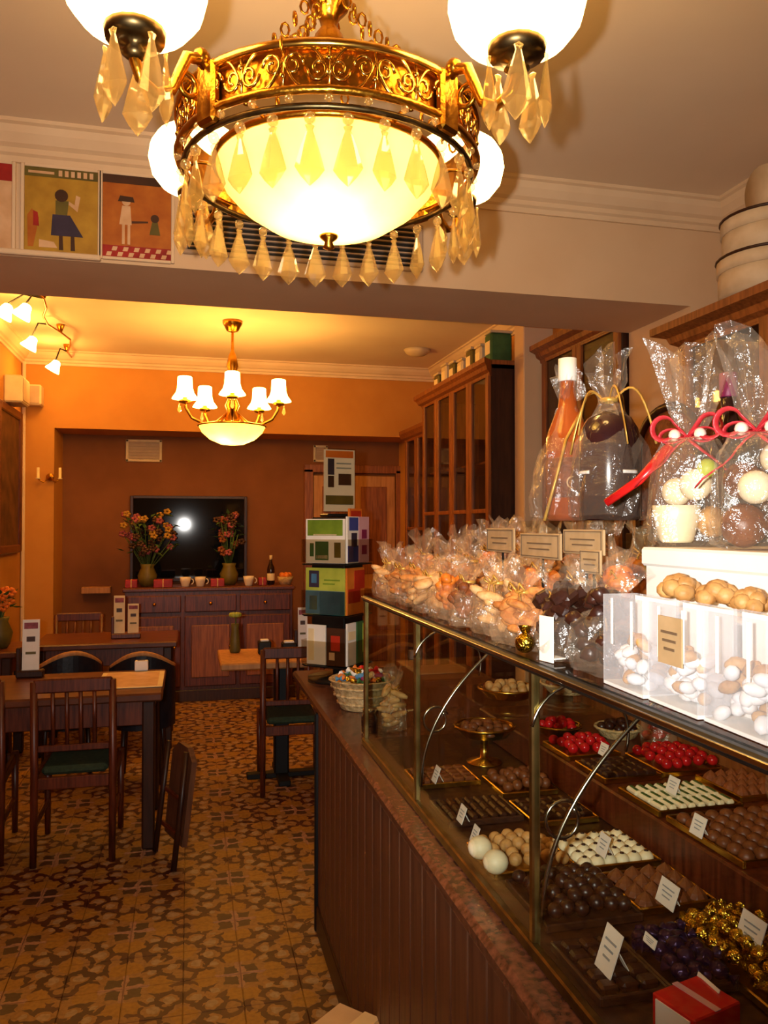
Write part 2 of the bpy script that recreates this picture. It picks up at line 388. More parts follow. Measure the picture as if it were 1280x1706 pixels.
def cornice(p0, p1, nrm, mat='plaster', s=1.0):
    """stepped cove along the top of a wall, profile in (out from wall, down from ceiling)"""
    tn[0] += 1
    prof = [(0, 0), (.10, 0), (.10, .014), (.085, .02), (.075, .045), (.05, .075), (.03, .085), (.03, .105), (.015, .112), (.015, .135), (0, .135)]
    a = Vector(p0); b = Vector(p1); n = Vector(nrm); vs = []; m = len(prof)
    for p in (a, b):
        for o, d in prof: vs.append(p + n * (o * s) + Vector((0, 0, -d * s)))
    fs = [(i, (i + 1) % m, m + (i + 1) % m, m + i) for i in range(m)] + [tuple(range(m)), tuple(range(m, 2 * m))]
    return struct(MB().add(vs, fs).build('trim_%d' % tn[0], mat))
cornice((XL, BY0, ZC), (XR, BY0, ZC), (0, -1, 0)); cornice((XR, YF, ZC), (XR, BY0, ZC), (-1, 0, 0)); cornice((XL, YF, ZC), (XL, BY0, ZC), (1, 0, 0))
cornice((XL, YB, ZC), (XR, YB, ZC), (0, -1, 0), s=.9); cornice((XR - .15, BY1, ZC), (XR - .15, YB, ZC), (-1, 0, 0), s=.9); cornice((XL, BY1, ZC), (XL, YB, ZC), (1, 0, 0), s=.9)
struct(B('trim_ledge', 'plaster', ((XL + .55) / 2 - .45, BY0 - .012, BZ + .012), (1.1, .03, .022), bev=.004))
struct(B('trim_corner_pipe', 'plaster', (XL + .02, YB - .02, 1.5), (.03, .03, 3.0), bev=.008))
struct(B('baseboard_back', 'wood_dark', ((ox0 + ox1) / 2, YN - .012, .07), (ox1 - ox0, .02, .14)))
struct(B('baseboard_left', 'wood_dark', (XL + .01, 5.7, .07), (.02, 3.6, .14)))

# air grille on the bulkhead, behind the chandelier bowl
gv = thing('air_grille', 'long slatted air grille in the bulkhead wall behind the chandelier bowl', 'grille', (0.48, BY0, 2.76))
gw, gh = .98, .17
B('backing', 'black', (0, -.003, 0), (gw, .006, gh), gv, bev=0)
for zz in (-1, 1): B('frame', 'vent_grey', (0, -.012, zz * (gh / 2 + .008)), (gw + .04, .022, .018), gv)
for xx in (-1, 1): B('frame', 'vent_grey', (xx * (gw / 2 + .01), -.012, 0), (.02, .022, gh), gv)
for i in range(7): B('slat', 'vent_grey', (0, -.013, -gh / 2 + .016 + i * .0225), (gw, .014, .006), gv, bev=.001)

# vintage posters along the bulkhead, read as flat prints in pale frames
def poster(x0, x1, z0, z1, base, label, draw):
    p = thing('poster', label, 'poster', ((x0 + x1) / 2, BY0, z0))
    W, H = x1 - x0, z1 - z0
    B('panel', base, (0, -.006, H / 2), (W, .010, H), p, bev=.001)
    for s in (-1, 1): B('frame_strip', 'plaster', (s * (W / 2 + .007), -.008, H / 2), (.013, .016, H + .02), p, bev=.002)
    for s in (0, 1): B('frame_strip', 'plaster', (0, -.008, s * H + (s * 2 - 1) * .006), (W, .016, .012), p, bev=.002)
    def poly(pts, mat, nm='print', k=0):
        MB().prism([(u * W - W / 2, t * H) for u, t in pts], -.0125 - k * .0006, -.0105, 'y').build(nm, mat, p)
    def disc(u, t, r, mat, k=0, e=1.0): poly([(u + r * math.cos(a * PI / 7) * H / W, t + r * e * math.sin(a * PI / 7)) for a in range(14)], mat, 'print', k)
    draw(poly, disc, W, H)
q0 = onY(42, 278, BY0); q1 = onY(163, 430, BY0); q2 = onY(172, 285, BY0); q3 = onY(285, 438, BY0)
PZ0, PZ1 = 2.624, q0.z
def d1(poly, disc, W, H):
    poly([(0, .89), (1, .89), (1, 1), (0, 1)], 'art_olive')
    poly([(.05, .925), (.4, .925), (.4, .955), (.05, .955)], 'art_cream', k=1)
    for i in range(6): poly([(.46 + i * .085, .91), (.51 + i * .085, .91), (.51 + i * .085, .98), (.46 + i * .085, .98)], 'art_cream', k=1)
    poly([(.38, .45), (.62, .45), (.8, .2), (.36, .2)], 'art_navy'); poly([(.42, .45), (.58, .45), (.6, .62), (.42, .62)], 'art_olive')
    disc(.5, .68, .075, 'art_brown', 1); poly([(.6, .58), (.72, .5), (.76, .68), (.7, .7), (.68, .58), (.6, .62)], 'art_cream')
    for u in (.47, .63): poly([(u, .2), (u + .05, .2), (u + .06, .03), (u, .03)], 'art_brown')
    poly([(.05, .05), (.12, .05), (.2, .4), (.1, .5), (.04, .42)], 'art_orange'); poly([(.2, .05), (.45, .05), (.4, .12), (.2, .14)], 'art_cream')
    poly([(.12, .3), (.2, .3), (.18, .46), (.12, .48)], 'art_red', k=1)
def d2(poly, disc, W, H):
    poly([(0, .9), (1, .9), (1, 1), (0, 1)], 'art_brown'); poly([(0, 0), (1, 0), (1, .14), (0, .14)], 'art_red')
    for i in range(6):
        for j in range(2): poly([(.05 + i * .16 + j * .08, .01 + j * .065), (.12 + i * .16 + j * .08, .01 + j * .065), (.14 + i * .16 + j * .08, .06 + j * .065), (.07 + i * .16 + j * .08, .06 + j * .065)], 'art_cream', k=1)
    poly([(.24, .4), (.42, .4), (.4, .63), (.28, .63)], 'art_cream'); disc(.34, .68, .05, 'art_cream', 1)
    poly([(.22, .68), (.46, .68), (.44, .74), (.25, .75)], 'art_brown', k=2)
    for u in (.28, .36): poly([(u, .16), (u + .04, .16), (u + .04, .4), (u, .4)], 'art_cream')
    poly([(.68, .3), (.84, .3), (.8, .46), (.72, .46)], 'art_olive'); disc(.76, .5, .05, 'art_brown', 1); poly([(.42, .42), (.66, .44), (.66, .46), (.42, .45)], 'art_brown')
def d3(poly, disc, W, H):
    poly([(0, .8), (1, .8), (1, 1), (0, 1)], 'art_red'); poly([(.3, .25), (.75, .25), (.7, .6), (.45, .62)], 'art_navy')
    disc(.55, .68, .07, 'art_red', 1); poly([(.45, .05), (.6, .05), (.6, .25), (.45, .25)], 'art_navy')
poster(q0.x, q1.x, PZ0, PZ1, 'art_yellow', 'yellow poster of a child in a dark skirt, beside an orange poster', d1)
poster(q2.x, q3.x, PZ0, PZ1, 'art_orange', 'orange poster of children over a red checkered floor, on the bulkhead', d2)
poster(q0.x - .34, q0.x - .045, PZ0, PZ1, 'art_cream', 'cream poster with red heading and dark figure on the bulkhead', d3)

# ------------------------------------------------------------------ counter with glass display case
CX, WZ = .47, .875                                      # counter front, worktop height
cn = thing('counter', 'brown plank fronted shop counter with granite ledge below the glass case', 'counter', (CX, 1.4, 0))
Y0, Y1 = -.35, 3.06
def cl(x, y, z): return (x - CX, y - 1.4, z)
B('body', 'wood_dark', cl(.50 + .40, (Y0 + Y1) / 2, .415), (.80, Y1 - Y0, .83), cn, bev=.004)
B('body_return', 'wood_dark', cl(1.02, 3.4, .415), (.56, .70, .83), cn, bev=.004)
npl = 36; pw = (Y1 - Y0) / npl
plk = MB().box((0, 0, 0), (.016, pw - .004, .73), bev=.003).mesh('plank', 'wood_panel')
for i in range(npl): place(plk, 'plank', cn, cl(.492, Y0 + (i + .5) * pw, .465))
B('plinth', 'wood_dark', cl(.487, (Y0 + Y1) / 2, .05), (.02, Y1 - Y0, .10), cn)
B('corner_post', 'black', cl(.487, Y1 - .006, .415), (.03, .022, .83), cn)
B('worktop', 'granite', cl((CX + 1.32) / 2, (Y0 + 3.72) / 2, .857), (1.32 - CX, 3.72 - Y0, .036), cn, bev=.010)

GX, GZ0, GZ1, GXB = .532, .895, 1.325, 1.27
dc = thing('display_case', 'long glass display case with gilt posts and scroll brackets on the counter', 'display case', (GX, 1.4, WZ))
def gl(x, y, z): return (x - GX, y - 1.4, z - WZ)
CY0, CY1 = -.3, 2.42
B('base_rail', 'bronze', gl(GX - .004, (CY0 + CY1) / 2, .886), (.016, CY1 - CY0, .022), dc, bev=.003)
B('base_board', 'wood_dark', gl((GX + GXB) / 2, (CY0 + CY1) / 2, .883), (GXB - GX - .01, CY1 - CY0, .016), dc, bev=0)
B('step', 'wood_red', gl(1.08, (CY0 + CY1) / 2, .93), (.36, CY1 - CY0 - .02, .078), dc, bev=.004)
posts = [CY1 - .01, 1.845, 1.175, .47, CY0 + .01]
for y in posts: B('post', 'gilt_rail', gl(GX, y, (GZ0 + GZ1) / 2), (.014, .016, GZ1 - GZ0 + .01), dc, bev=.003)
for a, b in zip(posts[1:], posts[:-1]): B('front_pane', 'pane', gl(GX - .001, (a + b) / 2, (GZ0 + GZ1) / 2), (.004, b - a - .014, GZ1 - GZ0), dc, bev=0)
B('end_pane', 'pane', gl((GX + GXB) / 2, CY1 - .006, (GZ0 + GZ1) / 2), (GXB - GX - .02, .004, GZ1 - GZ0), dc, bev=0)
B('top_rail', 'dark_metal', gl(GX, (CY0 + CY1) / 2, GZ1 + .0), (.020, CY1 - CY0, .016), dc, bev=.003)
B('top_edge_strip', 'steel', gl(GX - .012, (CY0 + CY1) / 2, GZ1 + .002), (.004, CY1 - CY0, .007), dc, bev=.001)
B('top_pane', 'pane', gl((GX + 1.12) / 2, (CY0 + CY1) / 2, GZ1 + .004), (1.12 - GX, CY1 - CY0, .008), dc, bev=0)
B('back_panel', 'wood_cabinet', gl(GXB, (CY0 + CY1) / 2, (GZ0 + GZ1) / 2), (.02, CY1 - CY0, GZ1 - GZ0), dc, bev=.003)
B('back_rail', 'wood_dark', gl(1.2, (CY0 + CY1) / 2, GZ1 - .005), (.16, CY1 - CY0, .022), dc, bev=.003)
B('inner_shelf', 'pane', gl(1.02, 2.16, 1.05), (.46, .44, .006), dc, bev=0)
for y in (1.845, 1.175):
    s = MB(); f = lambda a, b: gl(a, y - .012, b)
    pts = []
    for i in range(17):
        t = i / 16; pts.append(f(.538 + .21 * t ** 1.5 + .0 * t, .93 + .34 * (t ** .72)))
    s.tube(pts, .0042, 6)
    s.build('scroll_bracket', 'steel', dc)
    s = MB(); s.tube([f(.575 + .033 * math.cos(a * .32 + .4) * (1 - a * .012), 1.085 + .033 * math.sin(a * .32 + .4) * (1 - a * .012)) for a in range(22)], .0032, 6)
    s.build('scroll_ring', 'steel', dc)
    s = MB(); s.tube(arc((.605, 1.215), .085, -.35, 2.9, 20, f), .003, 6); s.build('scroll_arc', 'steel', dc)

# ------------------------------------------------------------------ front chandelier
CHX, CHY = .275, 1.60
ch = thing('chandelier', 'large brass chandelier with crystal drops, frosted globes and glowing bowl over the counter', 'chandelier', (CHX, CHY, 2.14), -math.atan2(CHX, CHY))
Z0 = 2.14
RR, RZ0, RZ1 = .30, 2.278 - Z0, 2.356 - Z0
def circ(r, z, n=48): return [(r * math.cos(2 * PI * i / n), r * math.sin(2 * PI * i / n), z) for i in range(n)]
MB().tube(circ(RR, RZ1), .009, 8, True).build('upper_rim', 'brass_bright', ch)
MB().tube(circ(RR, RZ0), .008, 8, True).build('lower_rim', 'brass', ch)
MB().tube(circ(RR - .012, RZ0 - .022), .006, 8, True).build('pendant_rim', 'bronze', ch)
s = MB(); nb = 24                                        # pierced scrollwork band
for k in range(nb):
    a0 = 2 * PI * k / nb; hz = (RZ0 + RZ1) / 2
    def pt(u, v, a0=a0): a = a0 + u / RR; return (RR * math.cos(a), RR * math.sin(a), hz + v)
    sg = 1 if k % 2 else -1
    for q in (1, -1):
        s.tube([pt(q * (.018 + (.018 - .0009 * i) * math.cos(i * .55)), sg * (.004 + (.022 - .0011 * i) * math.sin(i * .55))) for i in range(16)], .0032, 5)
        s.tube([pt(q * .036 * (1 - t / 6), sg * (-.034 + .05 * (t / 6) ** 2)) for t in range(7)], .003, 5)
    s.ball(pt(0, -sg * .014), .006, 6, 4)
    s.tube([pt(0, -.036), pt(0.003, 0), pt(0, .036)], .0026, 5)
s.build('scrollwork_band', 'brass_bright', ch)
MB().lathe([(RR - .012, RZ0), (RR - .012, RZ1)], 48, cap=False).build('band_backing', 'brass', ch)
bw = MB().lathe([(.012, .0), (.07, .006), (.13, .027), (.18, .06), (.212, .095), (.226, .125), (.229, .135)], 40).build('bowl', 'bowl_glass', ch)
# open the top of the bowl
me = bw.data; bm = bmesh.new(); bm.from_mesh(me); top = [f for f in bm.faces if len(f.verts) > 10 and f.calc_center_median().z > .1]
bmesh.ops.delete(bm, geom=top, context='FACES_ONLY'); bm.to_mesh(me); bm.free()
MB().tube(circ(.229, .135), .007, 8, True).build('bowl_rim', 'brass', ch)
for k in range(3):
    a = 2 * PI * k / 3 + .5; MB().ball((.05 * math.cos(a), .05 * math.sin(a) - .03, .075), .022, 8, 6).build('bulb', 'bulb', bw)
MB().lathe([(.0, -.03), (.012, -.024), (.008, -.012), (.018, -.004), (.02, .004)], 14).build('bowl_finial', 'brass', ch)
for k in range(6):
    a = 2 * PI * k / 6; MB().tube([((.229 + t * .06) * math.cos(a), (.229 + t * .06) * math.sin(a), .135 + .01 * math.sin(t * PI)) for t in (0, .3, .6, 1)], .004, 6).build('bowl_bracket', 'brass', ch)
def drop(h, wd):                                         # faceted kite pendant hanging from its origin
    prof = [(.0015, 0), (wd * .16, -.03 * h), (wd * .10, -.10 * h), (wd * .30, -.38 * h), (wd * .5, -.72 * h), (wd * .30, -.86 * h), (.001, -h)]
    m = MB(); m.lathe(prof, 8, smooth=False); m.v = [(x, y * .45, z) for x, y, z in m.v]; return m
pend = drop(.105, .052).mesh('pendant', 'crystal'); bead = MB().ball((0, 0, 0), .0105, 8, 6).mesh('bead', 'crystal')
for k in range(28):
    a = 2 * PI * (k + .5) / 28; x, y = (RR - .012) * math.cos(a), (RR - .012) * math.sin(a)
    p = place(pend, 'pendant', ch, (x, y, RZ0 - .052), (0, 0, a + PI / 2 + random.uniform(-.35, .35)))
    place(bead, 'bead', p, (0, 0, .010))
for k in range(28):
    a = 2 * PI * k / 28; place(bead, 'rim_bead', ch, (.30 * math.cos(a), .30 * math.sin(a), RZ0 - .014), sc=.7)
globe_prof = [(.046, -.072), (.062, -.070), (.088, -.058), (.108, -.033), (.116, 0), (.112, .030), (.097, .055), (.072, .073), (.05, .08)]
gme = MB().lathe(globe_prof, 26).mesh('globe', 'globe_light')
lp = drop(.125, .05).mesh('pendant', 'crystal')
AR, GZ = .445, 2.425 - Z0
for k in range(4):
    a = PI / 4 + k * PI / 2; ca, sa = math.cos(a), math.sin(a)
    def pr_(r, z, t=0): return (r * ca - t * sa, r * sa + t * ca, z)
    s = MB()
    s.tube([pr_(.285, .20), pr_(.315, .225), pr_(.345, .215), pr_(.36, .18), pr_(.375, .145), pr_(.405, .128), pr_(.435, .14), pr_(AR, .165), pr_(AR, .19)], [.010, .012, .011, .010, .009, .009, .009, .010, .011], 8)
    s.tube([pr_(.345 + (.026 - .001 * i) * math.cos(i * .5), .165 + (.026 - .001 * i) * math.sin(i * .5)) for i in range(18)], .005, 6)
    s.ball(pr_(.315, .228), .016, 8, 6)
    s.box((.30, 0, .17), (.02, .05, .11), R(a), bev=.006)
    arm = s.build('arm', 'brass', ch)
    MB().lathe([(.010, .165), (.022, .175), (.014, .186), (.03, .192), (.047, .197), (.050, .212), (.047, .222), (.044, .224)], 18, T(AR * ca, AR * sa, 0)).build('fitter', 'bronze', arm)
    place(gme, 'globe', arm, (AR * ca, AR * sa, GZ))
    for q in range(5):
        b = a + .3 + 2 * PI * q / 5
        place(lp, 'pendant', arm, (AR * ca + .05 * math.cos(b), AR * sa + .05 * math.sin(b), .192), (random.uniform(-.05, .05), random.uniform(-.05, .05), b + PI / 2))
s = MB()
s.lathe([(.0, .33), (.012, .335), (.02, .36), (.034, .385), (.03, .41), (.016, .43), (.022, .45), (.04, .47), (.045, .49), (.02, .52), (.012, .56), (.012, .80), (.02, .82), (.07, .93), (.075, .958)], 18)
s.build('stem', 'brass', ch)
for k in range(6):
    a = 2 * PI * k / 6 + PI / 12; s = MB()
    for i in range(13):
        t = i / 12; r = RR * (1 - t) ** 1.1 + .035 * t + .0; z = RZ1 + (.49 - RZ1) * t ** 1.25
        s.tube([(r * math.cos(a) + .008 * math.cos(b) * (1 if i % 2 else .3), r * math.sin(a) + .008 * math.cos(b) * (.3 if i % 2 else 1), z + .014 * math.sin(b)) for b in [j * PI / 4 for j in range(8)]], .0028, 5, True)
    s.build('support_chain', 'brass', ch)

# ------------------------------------------------------------------ chandelier in the back room
BCX, BCY = .315, 6.13
c2 = thing('chandelier', 'small brass chandelier with five flared glass shades over the tables', 'chandelier', (BCX, BCY, 2.155), -math.atan2(BCX, BCY))
MB().lathe([(.02, .86), (.045, .87), (.06, .90), (.075, .925), (.075, .945)], 18).build('canopy', 'brass', c2)
MB().lathe([(.01, .40), (.014, .42), (.035, .45), (.04, .5), (.03, .56), (.045, .60), (.03, .68), (.012, .72), (.009, .87)], 14).build('stem', 'brass', c2)
MB().lathe([(.0, .12), (.03, .15), (.06, .20), (.04, .26), (.055, .3), (.03, .36), (.012, .41)], 14).build('body', 'brass', c2)
b2 = MB().lathe([(.01, 0), (.09, .010), (.17, .045), (.225, .095), (.25, .145)], 30, cap=False).build('bowl', 'bowl_glass', c2)
MB().tube(circ(.25, .145, 30), .007, 6, True).build('bowl_rim', 'brass', c2)
for k in range(3):
    a = k * 2 * PI / 3; MB().ball((.09 * math.cos(a), .09 * math.sin(a), .085), .02, 8, 5).build('bulb', 'bulb_back', b2)
shade = MB().lathe([(.045, .165), (.052, .16), (.056, .08), (.066, .045), (.09, .012), (.095, 0)], 16, cap=False).mesh('shade', 'shade_light')
sdrop = drop(.07, .03).mesh('pendant', 'crystal')
for k in range(5):
    a = -PI / 2 + k * 2 * PI / 5; ca, sa = math.cos(a), math.sin(a)
    arm = MB().tube([(r * ca, r * sa, z) for r, z in ((.04, .24), (.12, .17), (.22, .15), (.31, .19), (.355, .26), (.36, .31))], .010, 8).build('arm', 'brass', c2)
    MB().lathe([(.012, .29), (.04, .30), (.045, .315), (.018, .325), (.015, .36)], 12, T(.36 * ca, .36 * sa, 0)).build('cup', 'brass', arm)
    place(shade, 'shade', arm, (.36 * ca, .36 * sa, .325))
    place(sdrop, 'pendant', arm, (.40 * ca, .40 * sa, .29))

# ceiling spots and dome
sp = thing('ceiling_spot_rail', 'wavy brass ceiling rail with four small glass shaded spots', 'ceiling light', (-1.12, 6.4, ZC))
pos = [onZ(5, 525, 2.9), onZ(36, 525, 2.9), onZ(48, 577, 2.88), onZ(88, 615, 2.86)]
def spl(p): return (p[0] + 1.12, p[1] - 6.4, p[2] - ZC)
rail = [spl((-.98 + .05 * math.sin(t * 1.3), 5.35 + t * .24, ZC - .06)) for t in range(10)]
MB().tube(rail, .008, 6).build('rail', 'brass', sp)
for t in (1, 5, 8): MB().lathe([(.012, -.06), (.03, -.012), (.032, -.001)], 10, T(rail[t][0], rail[t][1], 0)).build('mount', 'brass', sp)
for p in pos:
    q = spl(p); j = min(rail, key=lambda r: (r[0] - q[0]) ** 2 + (r[1] - q[1]) ** 2)
    am = MB().tube([j, ((j[0] + q[0]) / 2, (j[1] + q[1]) / 2, -.05), (q[0] + .02, q[1], q[2] + .07)], .006, 6).build('spot_arm', 'dark_metal', sp)
    MB().lathe([(.015, .08), (.03, .07), (.042, .03), (.062, -.01), (.06, -.015)], 12, T(*q) @ R(.5, 'Y')).build('spot_shade', 'spot_light', am)
dm = MB().lathe([(.0, -.06), (.06, -.052), (.10, -.03), (.12, 0)], 20).build('ceiling_dome', 'cream_plastic', None, (1.95, 6.75, ZC - .001)); tag(dm, 'small cream dome on the back room ceiling near the tall cabinets', 'smoke alarm')

# ------------------------------------------------------------------ wall cabinets on the right
def cabinet(name, label, xf, ya, yb, z0, z1, nd, crown=.10, depth=None, mat='wood_cabinet'):
    d = depth or (XR - .01 - xf); c = thing(name, label, 'cabinet', (xf, (ya + yb) / 2, z0)); W = yb - ya; H = z1 - z0
    B('back', 'wood_dark', (d - .012, 0, H / 2), (.02, W, H), c)
    for s_ in (-1, 1): B('side', 'wood_dark' if s_ < 0 else mat, (d / 2, s_ * (W / 2 - .014), H / 2), (d, .028, H), c)
    B('top', mat, (d / 2, 0, H - .02), (d, W, .04), c); B('bottom', mat, (d / 2, 0, .02), (d, W, .04), c)
    for i in range(1, 4): B('shelf', mat, (d / 2 + .01, 0, H * i / 4), (d - .05, W - .06, .02), c)
    dw = W / nd
    for i in range(nd):
        yc = -W / 2 + (i + .5) * dw; st = .055
        dr = MB()
        for s_ in (-1, 1): dr.box((-.012, yc + s_ * (dw / 2 - st / 2 - .002), H / 2), (.024, st, H - .06), bev=.004)
        for zz in (.03 + st / 2, H - .03 - st / 2, H * .62): dr.box((-.012, yc, zz), (.022, dw - 2 * st, st if zz != H * .62 else .03), bev=.004)
        dr = dr.build('door', mat, c)
        B('door_pane', 'cabinet_glass', (-.008, yc, H / 2), (.004, dw - 2 * st, H - .12), dr, bev=0)
        MB().ball((-.034, yc + (dw / 2 - .03) * (1 if i % 2 == 0 else -1), H * .45), .012, 8, 5).build('knob', 'brass', dr)
    if crown:
        k = crown; prof = [(0, -.09), (-.02, -.09), (-.025, -.07), (-.05, -.055), (-.06, -.03), (-k, -.012), (-k, .02), (0, .02)]
        n = len(prof); vs = []
        for yy, q in ((-W / 2, -1), (W / 2, 1)):
            for o, z in prof: vs.append((o, yy + q * (-o), H + z))
        fs = [(i, (i + 1) % n, n + (i + 1) % n, n + i) for i in range(n)] + [tuple(range(n)), tuple(range(n, 2 * n))]
        cr = MB().add(vs, fs)
        cr.box((d / 2, 0, H + .005), (d, W + .02, .03)); cr.build('crown', mat, c)
    return c
cabinet('display_cabinet', 'wooden glazed cabinet with projecting crown, carrying round hat boxes', 2.10, .9, 3.05, 0, 2.40, 4, .11)
cabinet('display_cabinet', 'wooden glazed cabinet between the bulkhead pier and the pale pilaster', 2.30, 3.92, 4.90, 0, 2.72, 2, .10)
cabinet('display_cabinet', 'tall brown glazed cabinet with green tins along its top', 2.0, 5.1, 6.68, 0, 2.66, 4, .08)
cabinet('display_cabinet', 'lower dark wooden cabinet beside the recess door', 2.08, 6.78, 7.55, 0, 2.45, 2, .07)
# tins on the tall cabinet, hat boxes on the near one
for i in range(7):
    o = MB(); y = 5.22 + i * .2; hh = .20 if i == 0 else .13 + .02 * (i % 3); ti = 0 if i == 0 else 1 + i % 2
    o.box((0, 0, hh / 2), (.16, .12, hh), bev=.012)
    o = o.build('tin', ('print_darkgreen', 'art_olive', 'cream_plastic')[ti], None, (2.1, y, 2.686)); o2 = B('lid', 'cream_plastic', (0, 0, hh + .008), (.168, .128, .018), o)
    B('label_band', 'cream_paper', (-.081, 0, hh * .5), (.003, .09, hh * .45), o, bev=0)
    tag(o, ('tall dark green tin with cream lid on the tall cabinet', 'olive tin with cream lid on the tall cabinet', 'cream tin with cream lid on the tall cabinet')[ti], 'tin', 'tins on the tall cabinet')
def hatbox(x, y, z, r, h, label, tilt=None):
    o = thing('hat_box', label, 'hat box', (x, y, z))
    M = R(tilt, 'X') if tilt else Matrix.Identity(4)
    if tilt: M = T(0, 0, r) @ R(PI / 2 - .25, 'Y')
    MB().lathe([(r * .97, 0), (r * .97, h * .8)], 28, M).build('body', 'hatbox', o)
    MB().lathe([(r * .98, h * .62), (r, h * .62), (r, h), (r * .96, h + .004), (0, h + .006)], 28, M).build('lid', 'hatbox', o)
    MB().tube([(r * math.cos(a * PI / 14), r * math.sin(a * PI / 14), h) for a in range(28)], .006, 6, True, M).build('trim', 'wood_dark', o)
    return o
hatbox(2.19, 2.63, 2.436, .20, .145, 'large round cream hat box on the cabinet, bottom of the stack')
hatbox(2.19, 2.63, 2.588, .185, .145, 'round cream hat box stacked on a larger hat box')
hatbox(2.22, 2.70, 2.742, .12, .06, 'small round cream lid box leaning upright on the stacked hat boxes', tilt=1)

# ------------------------------------------------------------------ back of the room
sb = thing('sideboard', 'long carved wooden sideboard against the recess wall under the dark mirror', 'sideboard', (.19, 7.49, 0))
SW, SD, SH = 1.50, .48, 1.0
B('carcass', 'wood_red', (0, 0, .52), (SW - .04, SD - .04, .92), sb); B('top', 'wood_red', (0, 0, SH - .015), (SW, SD, .035), sb, bev=.008); B('plinth', 'wood_dark', (0, -.005, .05), (SW, SD, .10), sb)
for i in range(3):
    x = -SW / 2 + .03 + (i + .5) * (SW - .06) / 3
    d_ = B('drawer', 'wood_red', (x, -SD / 2 + .01, .86), ((SW - .06) / 3 - .03, .03, .15), sb, bev=.008); MB().ball((x, -SD / 2 - .018, .86), .016, 8, 6).build('knob', 'brass', d_)
    d_ = B('door', 'wood_red', (x, -SD / 2 + .01, .44), ((SW - .06) / 3 - .03, .03, .62), sb, bev=.008)
    B('door_panel', 'wood_cabinet', (x, -SD / 2 - .008, .44), ((SW - .06) / 3 - .15, .012, .46), d_, bev=.006)
    MB().ball((x + .17, -SD / 2 - .016, .48), .014, 8, 6).build('knob', 'brass', d_)
m0 = onY(222, 830, 8.07); m1 = onY(407, 962, 8.07)
mr = thing('wall_mirror', 'dark mirror glass on the recess wall above the sideboard', 'mirror', ((m0.x + m1.x) / 2, 8.08, (m0.z + m1.z) / 2))
mw, mh = m1.x - m0.x, m0.z - m1.z
B('glass', 'glass_dark', (0, -.005, 0), (mw, .02, mh), mr, bev=0)
for s_ in (-1, 1): B('frame', 'wood_dark', (s_ * (mw / 2 + .012), -.005, 0), (.03, .04, mh + .05), mr); B('frame', 'wood_dark', (0, -.005, s_ * (mh / 2 + .012)), (mw, .04, .03), mr)
def flowers(name, label, x, y, z, h, wd, cols, n=46, seed=1):
    rnd = random.Random(seed); o = thing(name, label, 'flowers', (x, y, z))
    MB().lathe([(.05, 0), (.07, .03), (.085, .10), (.055, .17), (.065, .20)], 16).build('vase', 'art_olive', o)
    st = MB(); lf = MB(); fs = {c: MB() for c in cols}
    for i in range(n):
        a = rnd.uniform(0, 2 * PI); rr = wd * math.sqrt(rnd.random()); zz = .25 + (h - .28) * rnd.uniform(.1, 1)
        p = (rr * math.cos(a), rr * math.sin(a) * .6, zz)
        if i % 3 == 0: st.tube([(0, 0, .12), (p[0] * .4, p[1] * .4, zz * .6), p], .004, 4)
        if i % 2:
            c = cols[i % len(cols)]
            for q in range(5):
                b = q * 2 * PI / 5; fs[c].ball((p[0] + .02 * math.cos(b), p[1] + .01 * math.sin(b), p[2] + .018 * math.sin(b)), (.018, .016, .014), 6, 4)
        else:
            M = T(*p) @ R(a) @ R(rnd.uniform(-.9, .4), 'Y'); lf.add([(0, 0, 0), (.03, .018, .006), (.075, 0, 0), (.03, -.018, .006), (.03, 0, -.006)], [(0, 1, 4), (1, 2, 4), (2, 3, 4), (3, 0, 4)], M)
    st.build('stems', 'leaf', o); q = lf.build('foliage', 'leaf', o); q['kind'] = 'stuff'
    for c in cols: q = fs[c].build('blossoms', c, o); q['kind'] = 'stuff'
    return o
flowers('flower_arrangement', 'tall vase of pink and yellow flowers at the left part of the sideboard', -.36, 7.46, SH + .003, .70, .24, ['flower_pink', 'art_brown', 'flower_yellow'], 90, 3)['label'] = 'tall vase of pink and yellow flowers before the dark mirror'
flowers('flower_arrangement', 'narrow vase of brown and cream dried flowers on the sideboard', .36, 7.48, SH + .003, .68, .12, ['biscuit_brown', 'flower_pink', 'art_brown'], 60, 5)
def cup(x, y, z, label, group, s=1.0):
    o = thing('cup', label, 'cup', (x, y, z), group=group); o.scale = (s, s, s)
    MB().lathe([(.03, 0), (.032, .004), (.045, .05), (.05, .085), (.046, .085), (.041, .05), (.02, .012)], 16).build('body', 'cup_white', o)
    MB().tube(arc((.048, .045), .024, -1.4, 1.4, 8, lambda a, b: (a, 0, b)), .005, 6).build('handle', 'cup_white', o)
for x in (-.03, .10, .53): cup(x, 7.36, SH + .003, 'small white cup on the sideboard before the mirror', 'cups on the sideboard')
for x, y, w_ in ((-.62 + .13, 7.36, .10), (-.22, 7.33, .16), (.25, 7.32, .12), (.655, 7.38, .07)):
    o = thing('red_gift_box', 'small red ribboned box on the sideboard', 'box', (x, y, SH + .003), group='red boxes on the sideboard')
    B('body', 'art_red', (0, 0, .035), (w_, .08, .07), o); B('ribbon', 'gold_ribbon', (0, 0, .036), (.014, .083, .073), o)
